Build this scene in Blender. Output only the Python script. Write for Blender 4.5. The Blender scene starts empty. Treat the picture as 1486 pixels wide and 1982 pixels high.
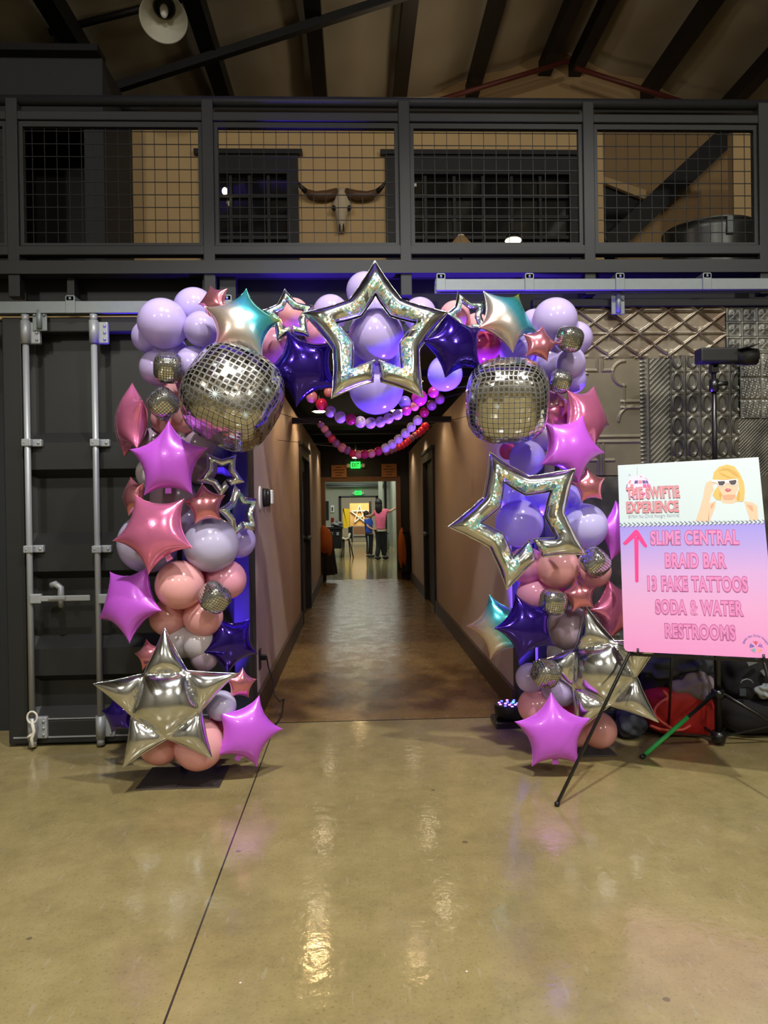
import bpy, bmesh, math, random
import numpy as np
from mathutils import Vector, Matrix, Euler
random.seed(7)
R = math.radians
SC = bpy.context.scene
COL = SC.collection

# ---------------------------------------------------------------- camera
W, H, F = 1486.0, 1982.0, 1400.0
CAMZ = 1.4
ROLL = 0.015
_vx, _vy = 689 - W / 2, H / 2 - 984
_x = _vx * math.cos(ROLL) + _vy * math.sin(ROLL)
_y = -_vx * math.sin(ROLL) + _vy * math.cos(ROLL)
TH = math.atan(_y / F)
PSI = math.atan(-_x / F * math.cos(TH))
fw = Vector((math.sin(PSI) * math.cos(TH), math.cos(PSI) * math.cos(TH), -math.sin(TH)))
r0 = Vector((math.cos(PSI), -math.sin(PSI), 0))
u0 = r0.cross(fw)
rt = r0 * math.cos(ROLL) - u0 * math.sin(ROLL)
up = r0 * math.sin(ROLL) + u0 * math.cos(ROLL)
CAM = Vector((0, 0, CAMZ))
cd = bpy.data.cameras.new('camera')
cam = bpy.data.objects.new('camera', cd)
COL.objects.link(cam)
cd.sensor_fit = 'VERTICAL'
cd.sensor_height = 36
cd.sensor_width = 27
cd.lens = F / H * 36
cd.clip_end = 200
cam.matrix_world = Matrix(((rt.x, up.x, -fw.x, CAM.x), (rt.y, up.y, -fw.y, CAM.y), (rt.z, up.z, -fw.z, CAM.z), (0, 0, 0, 1)))
SC.camera = cam
vs = SC.view_settings
vs.view_transform = 'Standard'
vs.look = 'None'
vs.gamma = 1
vs.use_curve_mapping = False
vs.exposure = 0.06
SC.cycles.max_bounces = 7
SC.cycles.diffuse_bounces = 3
SC.cycles.glossy_bounces = 4
SC.cycles.sample_clamp_indirect = 4
SC.cycles.caustics_reflective = False
SC.cycles.caustics_refractive = False


def ray(px, py):
    return (fw * F + rt * (px - W / 2) + up * (H / 2 - py)).normalized()


def at(px, py, Y):
    d = ray(px, py)
    return CAM + d * (Y / d.y)


def floor_at(px, py, z=0.0):
    d = ray(px, py)
    return CAM + d * ((z - CAMZ) / d.z)


def proj(p):
    d = Vector(p) - CAM
    k = F / d.dot(fw)
    return W / 2 + d.dot(rt) * k, H / 2 - d.dot(up) * k


# ---------------------------------------------------------------- world and lamps
wd = bpy.data.worlds.new('world')
SC.world = wd
wd.use_nodes = True
wd.node_tree.nodes['Background'].inputs[0].default_value = (0.012, 0.012, 0.014, 1)
wd.node_tree.nodes['Background'].inputs[1].default_value = 1.0


def light(name, kind, loc, power, color, aim=None, size=0.1, angle=120, blend=0.4):
    ld = bpy.data.lights.new(name, kind)
    ld.energy = power
    ld.color = color
    if kind == 'SPOT':
        ld.spot_size = R(angle)
        ld.spot_blend = blend
        ld.shadow_soft_size = size
    elif kind == 'POINT':
        ld.shadow_soft_size = size
    elif kind == 'AREA':
        ld.shape = 'RECTANGLE'
        ld.size, ld.size_y = size
    o = bpy.data.objects.new(name, ld)
    COL.objects.link(o)
    o.location = loc
    if aim is not None:
        o.rotation_euler = (Vector(aim) - Vector(loc)).to_track_quat('-Z', 'Y').to_euler()
    return o


KEYC = (1.0, 0.97, 0.90)
light('high_bay_key_lamp', 'SPOT', (-0.35, 0.4, 6.6), 1150, KEYC, (-0.2, 2.7, 0), 0.13, 66, 0.35)
light('high_bay_key_lamp', 'SPOT', (2.0, 0.4, 7.1), 1050, KEYC, (1.1, 2.8, 0), 0.12, 68, 0.35)
light('hall_fill_light', 'POINT', (-4.0, -4.0, 5.3), 380, (1.0, 0.95, 0.85), None, 0.25)  # unseen fill lights added to brighten the hall, this and the next two
light('hall_fill_light', 'POINT', (6.0, -4.0, 6.2), 480, (1.0, 0.95, 0.85), None, 0.25)
light('hall_fill_light', 'POINT', (0.8, -6.0, 6.6), 480, (1.0, 0.95, 0.85), None, 0.25)
light('loft_lamp', 'POINT', (0.6, 5.6, 4.9), 10, (1.0, 0.82, 0.58), None, 0.2)
light('loft_back_fill', 'POINT', (1.2, 9.4, 5.9), 16, (1.0, 0.78, 0.52), None, 0.2)  # unseen fill added to light the gable and roof insulation
for lx, ly, lp in ((-0.44, 6.9, 3), (0.80, 6.9, 3), (-0.44, 8.5, 5), (0.80, 8.5, 4), (-0.44, 10.8, 10), (0.80, 10.8, 9), (-0.44, 13.2, 9), (0.80, 13.2, 9)):
    light('corridor_lamp', 'SPOT', (lx, ly, 2.44), lp, (1.0, 0.78, 0.50), (lx * 1.15, ly, 0), 0.05, 150, 0.6)
light('far_room_tube', 'AREA', (0.3, 18.5, 3.0), 105, (0.95, 1.0, 0.88), (0.3, 18.5, 0), (4, 3))
light('far_room_tube', 'AREA', (0.3, 25.0, 3.0), 140, (0.95, 1.0, 0.88), (0.3, 25.0, 0), (4, 3))
light('star_board_fill', 'AREA', (0.3, 28.9, 3.0), 150, (1.0, 0.97, 0.85), (0.3, 31.0, 0.8), (2.5, 0.6))  # unseen light, placed and aimed to brighten the pine star board
BLUE = (0.09, 0.03, 1.0)
light('stage_uplight_beam', 'SPOT', (0.96, 4.52, 0.16), 1900, (0.13, 0.05, 1.0), (0.86, 4.56, 3.0), 0.05, 84, 1.0)
light('stage_uplight_beam', 'SPOT', (-0.74, 4.27, 0.16), 1300, BLUE, (-0.84, 4.42, 2.4), 0.05, 36, 0.7)


# ---------------------------------------------------------------- materials
def s2l(c):
    return tuple(((v / 255.0) / 12.92 if v / 255.0 <= 0.04045 else ((v / 255.0 + 0.055) / 1.055) ** 2.4) for v in c)


def new_mat(name):
    m = bpy.data.materials.new(name)
    m.use_nodes = True
    nt = m.node_tree
    return m, nt, nt.nodes['Principled BSDF']


def mat(name, rgb, rough=0.6, metal=0.0, coat=0.0, emit=0.0, emit_rgb=None, spec=0.5, vary=0.0, bump=0.0, scale=20.0, alpha=1.0, trans=0.0):
    m, nt, b = new_mat(name)
    c = s2l(rgb)
    b.inputs['Base Color'].default_value = (*c, 1)
    b.inputs['Roughness'].default_value = rough
    b.inputs['Metallic'].default_value = metal
    b.inputs['Coat Weight'].default_value = coat
    b.inputs['Coat Roughness'].default_value = 0.08
    b.inputs['Specular IOR Level'].default_value = spec
    b.inputs['Transmission Weight'].default_value = trans
    if emit:
        b.inputs['Emission Color'].default_value = (*s2l(emit_rgb or rgb), 1)
        b.inputs['Emission Strength'].default_value = emit
    tc = nt.nodes.new('ShaderNodeTexCoord')
    n = nt.nodes.new('ShaderNodeTexNoise')
    n.inputs['Scale'].default_value = scale
    n.inputs['Detail'].default_value = 5
    nt.links.new(tc.outputs['Object'], n.inputs['Vector'])
    if vary:
        mx = nt.nodes.new('ShaderNodeMix')
        mx.data_type = 'RGBA'
        mx.inputs[6].default_value = (*[v * (1 - vary) for v in c], 1)
        mx.inputs[7].default_value = (*[min(1, v * (1 + vary)) for v in c], 1)
        nt.links.new(n.outputs['Fac'], mx.inputs[0])
        nt.links.new(mx.outputs[2], b.inputs['Base Color'])
    if bump:
        bp = nt.nodes.new('ShaderNodeBump')
        bp.inputs['Strength'].default_value = bump
        bp.inputs['Distance'].default_value = 0.01
        nt.links.new(n.outputs['Fac'], bp.inputs['Height'])
        nt.links.new(bp.outputs['Normal'], b.inputs['Normal'])
    return m


def latex(name, rgb):
    m, nt, b = new_mat(name)
    c = s2l(rgb)
    b.inputs['Base Color'].default_value = (*c, 1)
    b.inputs['Roughness'].default_value = 0.16
    b.inputs['Specular IOR Level'].default_value = 0.6
    tr = nt.nodes.new('ShaderNodeBsdfTranslucent')
    tr.inputs['Color'].default_value = (*[min(1, v * 1.1) for v in c], 1)
    mx = nt.nodes.new('ShaderNodeMixShader')
    mx.inputs[0].default_value = 0.22
    nt.links.new(b.outputs[0], mx.inputs[1])
    nt.links.new(tr.outputs[0], mx.inputs[2])
    nt.links.new(mx.outputs[0], nt.nodes['Material Output'].inputs['Surface'])
    return m


def foil(name, rgb, rough=0.12, metal=1.0, coat=0.3, bump=0.12):
    m, nt, b = new_mat(name)
    b.inputs['Base Color'].default_value = (*s2l(rgb), 1)
    b.inputs['Roughness'].default_value = rough
    b.inputs['Metallic'].default_value = metal
    b.inputs['Coat Weight'].default_value = coat
    b.inputs['Coat Roughness'].default_value = 0.05
    tc = nt.nodes.new('ShaderNodeTexCoord')
    n = nt.nodes.new('ShaderNodeTexNoise')
    n.inputs['Scale'].default_value = 14
    n.inputs['Detail'].default_value = 3
    nt.links.new(tc.outputs['Object'], n.inputs['Vector'])
    bp = nt.nodes.new('ShaderNodeBump')
    bp.inputs['Strength'].default_value = bump
    bp.inputs['Distance'].default_value = 0.012
    nt.links.new(n.outputs['Fac'], bp.inputs['Height'])
    nt.links.new(bp.outputs['Normal'], b.inputs['Normal'])
    return m


def mnode(nt, op, a, b=None, c=None):
    n = nt.nodes.new('ShaderNodeMath')
    n.operation = op
    for i, v in enumerate((a, b, c)):
        if v is None:
            continue
        if isinstance(v, (int, float)):
            n.inputs[i].default_value = v
        else:
            nt.links.new(v, n.inputs[i])
    return n.outputs[0]


def ramp(nt, fac, stops, const=False):
    n = nt.nodes.new('ShaderNodeValToRGB')
    cr = n.color_ramp
    if const:
        cr.interpolation = 'CONSTANT'
    while len(cr.elements) < len(stops):
        cr.elements.new(0.5)
    for e, (p, c) in zip(cr.elements, stops):
        e.position = p
        e.color = (*c, 1)
    nt.links.new(fac, n.inputs[0])
    return n.outputs[0]


def glitter_foil():
    m, nt, b = new_mat('holographic glitter foil')
    b.inputs['Metallic'].default_value = 0.7
    b.inputs['Roughness'].default_value = 0.22
    tc = nt.nodes.new('ShaderNodeTexCoord')
    v = nt.nodes.new('ShaderNodeTexVoronoi')
    v.inputs['Scale'].default_value = 115
    nt.links.new(tc.outputs['Object'], v.inputs['Vector'])
    sep = nt.nodes.new('ShaderNodeSeparateColor')
    nt.links.new(v.outputs['Color'], sep.inputs[0])
    n = nt.nodes.new('ShaderNodeTexNoise')
    n.inputs['Scale'].default_value = 9
    nt.links.new(tc.outputs['Object'], n.inputs['Vector'])
    h = mnode(nt, 'MULTIPLY_ADD', sep.outputs[0], 0.35, n.outputs['Fac'])
    col = ramp(nt, h, [(0.38, (0.16, 0.25, 0.95)), (0.50, (0.12, 0.75, 0.90)), (0.58, (0.85, 0.85, 0.88)), (0.66, (0.20, 0.90, 0.50)), (0.74, (0.85, 0.85, 0.9)), (0.86, (0.95, 0.65, 0.20))])
    mx = nt.nodes.new('ShaderNodeMix')
    mx.data_type = 'RGBA'
    mx.inputs[0].default_value = 0.85
    mx.inputs[6].default_value = (0.9, 0.9, 0.9, 1)
    nt.links.new(col, mx.inputs[7])
    nt.links.new(mx.outputs[2], b.inputs['Base Color'])
    g = nt.nodes.new('ShaderNodeNewGeometry')
    sub = nt.nodes.new('ShaderNodeVectorMath')
    sub.operation = 'SUBTRACT'
    nt.links.new(v.outputs['Color'], sub.inputs[0])
    sub.inputs[1].default_value = (0.5, 0.5, 0.5)
    scl = nt.nodes.new('ShaderNodeVectorMath')
    scl.operation = 'SCALE'
    scl.inputs['Scale'].default_value = 0.75
    nt.links.new(sub.outputs[0], scl.inputs[0])
    ad = nt.nodes.new('ShaderNodeVectorMath')
    ad.operation = 'ADD'
    nt.links.new(g.outputs['Normal'], ad.inputs[0])
    nt.links.new(scl.outputs[0], ad.inputs[1])
    nm = nt.nodes.new('ShaderNodeVectorMath')
    nm.operation = 'NORMALIZE'
    nt.links.new(ad.outputs[0], nm.inputs[0])
    nt.links.new(nm.outputs[0], b.inputs['Normal'])
    return m


def iridescent_foil():
    m, nt, b = new_mat('iridescent foil')
    b.inputs['Metallic'].default_value = 0.75
    b.inputs['Roughness'].default_value = 0.26
    b.inputs['Coat Weight'].default_value = 0.5
    tc = nt.nodes.new('ShaderNodeTexCoord')
    sx = nt.nodes.new('ShaderNodeSeparateXYZ')
    nt.links.new(tc.outputs['Generated'], sx.inputs[0])
    d = mnode(nt, 'MULTIPLY_ADD', sx.outputs[0], 0.75, mnode(nt, 'MULTIPLY', sx.outputs[2], 0.45))
    col = ramp(nt, d, [(0.18, s2l((240, 160, 176))), (0.36, s2l((214, 190, 176))), (0.52, s2l((222, 218, 214))), (0.66, s2l((90, 205, 232))), (0.85, s2l((80, 190, 190))), (1.0, s2l((210, 220, 60)))])
    nt.links.new(col, b.inputs['Base Color'])
    return m


def disco_foil(n_tiles, big):
    m, nt, b = new_mat('mirror tile foil')
    b.inputs['Metallic'].default_value = 1
    b.inputs['Roughness'].default_value = 0.10
    uv = nt.nodes.new('ShaderNodeUVMap')
    sx = nt.nodes.new('ShaderNodeSeparateXYZ')
    nt.links.new(uv.outputs[0], sx.inputs[0])

    def edge(o):
        f = mnode(nt, 'FRACT', mnode(nt, 'MULTIPLY', o, n_tiles))
        return mnode(nt, 'ABSOLUTE', mnode(nt, 'SUBTRACT', f, 0.5))
    e = mnode(nt, 'MAXIMUM', edge(sx.outputs[0]), edge(sx.outputs[1]))
    # tile, pale printed border, black grout line
    w1, w2 = (0.405, 0.44) if big else (0.37, 0.395)
    col = ramp(nt, e, [(0.0, (0.66, 0.66, 0.65)), (w1, (0.75, 0.75, 0.74)), (w2, (0.012, 0.012, 0.012))], True)
    nt.links.new(col, b.inputs['Base Color'])
    met = ramp(nt, e, [(0.0, (1, 1, 1)), (w1, (0.35, 0.35, 0.35)), (w2, (0, 0, 0))], True)
    nt.links.new(met, b.inputs['Metallic'])
    ro = ramp(nt, e, [(0.0, (0.07, 0.07, 0.07)), (w1, (0.25, 0.25, 0.25)), (w2, (0.4, 0.4, 0.4))], True)
    nt.links.new(ro, b.inputs['Roughness'])
    # every printed tile catches the room a little differently
    fl = nt.nodes.new('ShaderNodeVectorMath')
    fl.operation = 'SCALE'
    fl.inputs['Scale'].default_value = n_tiles
    nt.links.new(uv.outputs[0], fl.inputs[0])
    fo = nt.nodes.new('ShaderNodeVectorMath')
    fo.operation = 'FLOOR'
    nt.links.new(fl.outputs[0], fo.inputs[0])
    wn = nt.nodes.new('ShaderNodeTexWhiteNoise')
    nt.links.new(fo.outputs[0], wn.inputs['Vector'])
    g = nt.nodes.new('ShaderNodeNewGeometry')
    sub = nt.nodes.new('ShaderNodeVectorMath')
    sub.operation = 'SUBTRACT'
    nt.links.new(wn.outputs['Color'], sub.inputs[0])
    sub.inputs[1].default_value = (0.5, 0.5, 0.5)
    scl = nt.nodes.new('ShaderNodeVectorMath')
    scl.operation = 'SCALE'
    scl.inputs['Scale'].default_value = 0.12
    nt.links.new(sub.outputs[0], scl.inputs[0])
    ad = nt.nodes.new('ShaderNodeVectorMath')
    ad.operation = 'ADD'
    nt.links.new(g.outputs['Normal'], ad.inputs[0])
    nt.links.new(scl.outputs[0], ad.inputs[1])
    nm = nt.nodes.new('ShaderNodeVectorMath')
    nm.operation = 'NORMALIZE'
    nt.links.new(ad.outputs[0], nm.inputs[0])
    nt.links.new(nm.outputs[0], b.inputs['Normal'])
    return m


def floor_mat(tint=(1, 1, 1)):
    m, nt, b = new_mat('polished stained concrete')
    tc = nt.nodes.new('ShaderNodeTexCoord')

    def noise(scale, det=6, rough=0.6):
        n = nt.nodes.new('ShaderNodeTexNoise')
        n.inputs['Scale'].default_value = scale
        n.inputs['Detail'].default_value = det
        n.inputs['Roughness'].default_value = rough
        nt.links.new(tc.outputs['Object'], n.inputs['Vector'])
        return n.outputs['Fac']
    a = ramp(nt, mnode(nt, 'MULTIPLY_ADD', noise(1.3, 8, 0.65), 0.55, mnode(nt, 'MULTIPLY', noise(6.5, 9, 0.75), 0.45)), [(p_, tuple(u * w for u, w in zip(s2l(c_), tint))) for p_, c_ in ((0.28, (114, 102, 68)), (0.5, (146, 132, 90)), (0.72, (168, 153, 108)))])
    sp = ramp(nt, noise(85, 3, 0.7), [(0.30, (0.50, 0.47, 0.43)), (0.44, (1, 1, 1))])
    mx = nt.nodes.new('ShaderNodeMix')
    mx.data_type = 'RGBA'
    mx.blend_type = 'MULTIPLY'
    mx.inputs[0].default_value = 0.6
    nt.links.new(a, mx.inputs[6])
    nt.links.new(sp, mx.inputs[7])
    sx = nt.nodes.new('ShaderNodeSeparateXYZ')
    nt.links.new(tc.outputs['Object'], sx.inputs[0])
    # saw-cut joint running towards the corridor, second one across its mouth
    j1 = mnode(nt, 'LESS_THAN', mnode(nt, 'ABSOLUTE', mnode(nt, 'SUBTRACT', sx.outputs[0], -0.546)), 0.0035)
    j1 = mnode(nt, 'MULTIPLY', j1, mnode(nt, 'LESS_THAN', sx.outputs[1], 4.76))
    j2 = mnode(nt, 'LESS_THAN', mnode(nt, 'ABSOLUTE', mnode(nt, 'SUBTRACT', sx.outputs[1], 4.76)), 0.005)
    jj = mnode(nt, 'MAXIMUM', j1, j2)
    # dark blots and hairline cracks
    v = nt.nodes.new('ShaderNodeTexVoronoi')
    v.inputs['Scale'].default_value = 3.1
    nt.links.new(tc.outputs['Object'], v.inputs['Vector'])
    blot = mnode(nt, 'LESS_THAN', v.outputs['Distance'], mnode(nt, 'MULTIPLY', noise(7), 0.075))
    # pale scuffs
    w = nt.nodes.new('ShaderNodeTexNoise')
    w.inputs['Scale'].default_value = 3.0
    mp = nt.nodes.new('ShaderNodeMapping')
    mp.inputs['Scale'].default_value = (14, 3, 1)
    nt.links.new(tc.outputs['Object'], mp.inputs[0])
    nt.links.new(mp.outputs[0], w.inputs['Vector'])
    w.inputs['Detail'].default_value = 4
    sc = mnode(nt, 'MULTIPLY', ramp(nt, w.outputs['Fac'], [(0.64, (0, 0, 0)), (0.70, (1, 1, 1))]), 0.22)
    m2 = nt.nodes.new('ShaderNodeMix')
    m2.data_type = 'RGBA'
    nt.links.new(mnode(nt, 'MAXIMUM', jj, mnode(nt, 'MULTIPLY', blot, 0.55)), m2.inputs[0])
    m3 = nt.nodes.new('ShaderNodeMix')
    m3.data_type = 'RGBA'
    nt.links.new(sc, m3.inputs[0])
    nt.links.new(mx.outputs[2], m3.inputs[6])
    m3.inputs[7].default_value = (0.42, 0.40, 0.33, 1)
    nt.links.new(m3.outputs[2], m2.inputs[6])
    m2.inputs[7].default_value = (0.035, 0.03, 0.024, 1)
    v2 = nt.nodes.new('ShaderNodeTexVoronoi')
    v2.inputs['Scale'].default_value = 4.3
    nt.links.new(tc.outputs['Object'], v2.inputs['Vector'])
    m4 = nt.nodes.new('ShaderNodeMix')
    m4.data_type = 'RGBA'
    nt.links.new(mnode(nt, 'LESS_THAN', v2.outputs['Distance'], 0.016), m4.inputs[0])
    nt.links.new(m2.outputs[2], m4.inputs[6])
    m4.inputs[7].default_value = (0.75, 0.74, 0.68, 1)
    nt.links.new(m4.outputs[2], b.inputs['Base Color'])
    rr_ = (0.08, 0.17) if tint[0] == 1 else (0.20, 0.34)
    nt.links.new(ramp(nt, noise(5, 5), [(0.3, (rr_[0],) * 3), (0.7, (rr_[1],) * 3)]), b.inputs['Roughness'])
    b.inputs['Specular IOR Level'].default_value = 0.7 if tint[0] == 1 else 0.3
    bp = nt.nodes.new('ShaderNodeBump')
    bp.inputs['Strength'].default_value = 0.17
    bp.inputs['Distance'].default_value = 0.006
    nt.links.new(noise(24, 3, 0.5), bp.inputs['Height'])
    nt.links.new(bp.outputs['Normal'], b.inputs['Normal'])
    return m


M = {}
M['floor'] = floor_mat()
M['floor_c'] = floor_mat((0.62, 0.46, 0.36))  # reddish stain, with the corridor's shade darkened into the same tint
M['charcoal'] = mat('charcoal painted steel', (38, 41, 45), 0.5, spec=0.4, vary=0.1, scale=8)
M['black'] = mat('black paint', (14, 14, 15), 0.55)
M['black_gloss'] = mat('black gloss metal', (16, 16, 17), 0.3, spec=0.6)
M['container'] = mat('black container steel', (27, 28, 28), 0.5, vary=0.15, scale=6, bump=0.05)
M['greywall'] = mat('grey wall board', (56, 57, 60), 0.8, vary=0.08, scale=5)
M['beige'] = mat('beige drywall', (206, 176, 128), 0.85, vary=0.05, scale=4, bump=0.03)
M['corr'] = mat('tan orange peel drywall', (182, 164, 152), 0.75, vary=0.04, scale=5, bump=0.05)
M['gable'] = mat('tan gable board', (170, 140, 100), 0.85, vary=0.08, scale=2)
M['insul'] = mat('vinyl faced roof insulation', (176, 168, 150), 0.5, vary=0.12, scale=1.2, bump=0.5)
M['darkwood'] = mat('dark stained wood trim', (62, 44, 32), 0.5, vary=0.2, scale=14)
M['blackwood'] = mat('black door', (20, 18, 17), 0.55)
M['brownwood'] = mat('brown wood casing', (110, 76, 48), 0.55, vary=0.25, scale=12)
M['galv'] = mat('galvanised steel', (126, 134, 138), 0.5, metal=0.4, vary=0.1, scale=30)
M['rod'] = mat('silver painted rod', (152, 156, 160), 0.45, metal=0.3, vary=0.06)
M['wire'] = mat('black mesh wire', (9, 9, 9), 0.6)
M['glass'] = mat('dark window glass', (24, 26, 27), 0.06, spec=0.7)
M['bone'] = mat('bleached bone', (206, 190, 160), 0.7, vary=0.12, scale=30)
M['horn'] = mat('brown horn', (104, 76, 52), 0.5, vary=0.3, scale=20)
M['horntip'] = mat('dark horn tip', (40, 30, 24), 0.45)
M['white'] = mat('white plastic', (225, 226, 224), 0.4)
M['reflector'] = mat('white enamel reflector', (206, 204, 190), 0.35, vary=0.06)
M['redpipe'] = mat('red oxide pipe', (92, 36, 28), 0.5)
M['lav'] = latex('lavender latex', (208, 192, 246))
M['pale'] = latex('pale lilac latex', (208, 202, 240))
M['white_l'] = latex('white latex', (222, 214, 224))
M['blush'] = latex('blush latex', (252, 186, 190))
M['pinkl'] = latex('pink latex', (246, 172, 198))
M['hot'] = latex('hot pink latex', (224, 84, 132))
M['clear'] = latex('frosted mauve latex', (186, 164, 186))
M['orchid'] = foil('orchid satin foil', (200, 92, 230), 0.32, 0.12, 0.4, 0.05)
M['rose'] = foil('rose pink foil', (238, 130, 182), 0.2, 0.62, 0.5)
M['rosegold'] = foil('rose gold foil', (240, 152, 172), 0.2, 0.85, 0.2)
M['navy'] = foil('deep violet blue foil', (52, 24, 150), 0.13, 0.8, 0.6)
M['silver'] = foil('silver foil', (228, 232, 238), 0.15, 1.0, 0.0, 0.1)
M['glitter'] = glitter_foil()
M['irid'] = iridescent_foil()
M['disco_b'] = disco_foil(13, True)
M['disco_s'] = disco_foil(9, False)
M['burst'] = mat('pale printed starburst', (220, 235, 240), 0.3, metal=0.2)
M['skin'] = mat('skin', (214, 164, 136), 0.5)
M['hair'] = mat('black hair', (22, 17, 16), 0.5)
M['hairb'] = mat('dark brown hair', (48, 34, 27), 0.5)
M['pinkshirt'] = mat('pink cotton', (240, 110, 150), 0.8, vary=0.08)
M['blueshirt'] = mat('blue cotton', (44, 84, 190), 0.8, vary=0.1)
M['jeans'] = mat('dark jeans', (30, 34, 42), 0.8, vary=0.2)
M['shoe'] = mat('dark leather', (34, 24, 20), 0.5)
M['conc'] = mat('grey concrete wall', (150, 154, 142), 0.8, vary=0.15, scale=1.2)
M['ply'] = mat('light knotty pine boards', (206, 158, 88), 0.6, vary=0.3, scale=4)
M['yellow'] = mat('yellow cloth', (240, 196, 20), 0.7)
M['offwhite'] = mat('off white paint', (230, 224, 205), 0.7)
M['orange'] = mat('orange cloth', (176, 88, 30), 0.8, vary=0.2)
M['blackcloth'] = mat('black cloth', (24, 22, 22), 0.9, vary=0.3, scale=10)
M['darkcloth'] = mat('dark slate cloth', (58, 62, 70), 0.9, vary=0.3, scale=18, bump=0.5)
M['mauvecloth'] = mat('mauve grey nylon', (128, 116, 126), 0.65, vary=0.12, scale=18, bump=0.5)
M['redcloth'] = mat('red polyester', (176, 24, 24), 0.6, vary=0.15, scale=16, bump=0.3)
M['redlite'] = mat('coral red strap', (226, 96, 84), 0.6)
M['greycloth'] = mat('light grey cloth', (150, 158, 160), 0.8)
M['kraft'] = mat('kraft board', (166, 116, 74), 0.8, vary=0.1)
M['ink'] = mat('dark brown ink', (60, 36, 24), 0.8)
M['green_tape'] = mat('green tape', (48, 170, 84), 0.5)
M['exit'] = mat('lit exit sign face', (20, 190, 70), 0.5, emit=1.5, emit_rgb=(40, 240, 90))
M['exit_ink'] = mat('exit letters', (0, 70, 25), 0.5)
M['lampglow'] = mat('lit lamp disc', (255, 240, 205), 0.5, emit=85, emit_rgb=(255, 212, 150))
M['spark'] = mat('lit bulb', (255, 240, 205), 0.5, emit=3, emit_rgb=(255, 236, 190))  # also used for the glowing reflection bead at the loft window
M['cable'] = mat('black rubber cable', (18, 17, 17), 0.5)
M['plate'] = mat('dark steel base plate', (92, 84, 82), 0.35, metal=0.6)
M['rope'] = mat('white rope', (206, 202, 190), 0.8)
M['tub'] = mat('dark galvanised tub', (84, 86, 86), 0.35, metal=0.8, vary=0.3, scale=9)
LED = [mat('lit blue diode', (60, 60, 255), 0.4, emit=6, emit_rgb=(70, 80, 255)), mat('lit cyan diode', (80, 200, 255), 0.4, emit=6, emit_rgb=(80, 210, 255)), mat('lit violet diode', (190, 90, 255), 0.4, emit=6, emit_rgb=(190, 100, 255))]


# ---------------------------------------------------------------- builders
def link_mesh(name, verts, faces, m=None, parent=None, smooth=False, mats=None, fmat=None, uvs=None, auto=None):
    me = bpy.data.meshes.new(name)
    me.from_pydata([tuple(v) for v in verts], [], faces)
    for x in (mats or ([m] if m else [])):
        me.materials.append(x)
    if fmat is not None:
        me.polygons.foreach_set('material_index', fmat)
    if uvs is not None:
        ul = me.uv_layers.new(name='UVMap')
        ul.data.foreach_set('uv', np.array(uvs, dtype=np.float32).ravel())
    if smooth:
        me.polygons.foreach_set('use_smooth', [True] * len(me.polygons))
    me.update()
    o = bpy.data.objects.new(name, me)
    COL.objects.link(o)
    if auto is not None:
        me.set_sharp_from_angle(angle=R(auto))
    if parent is not None:
        o.parent = parent
    return o


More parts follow.
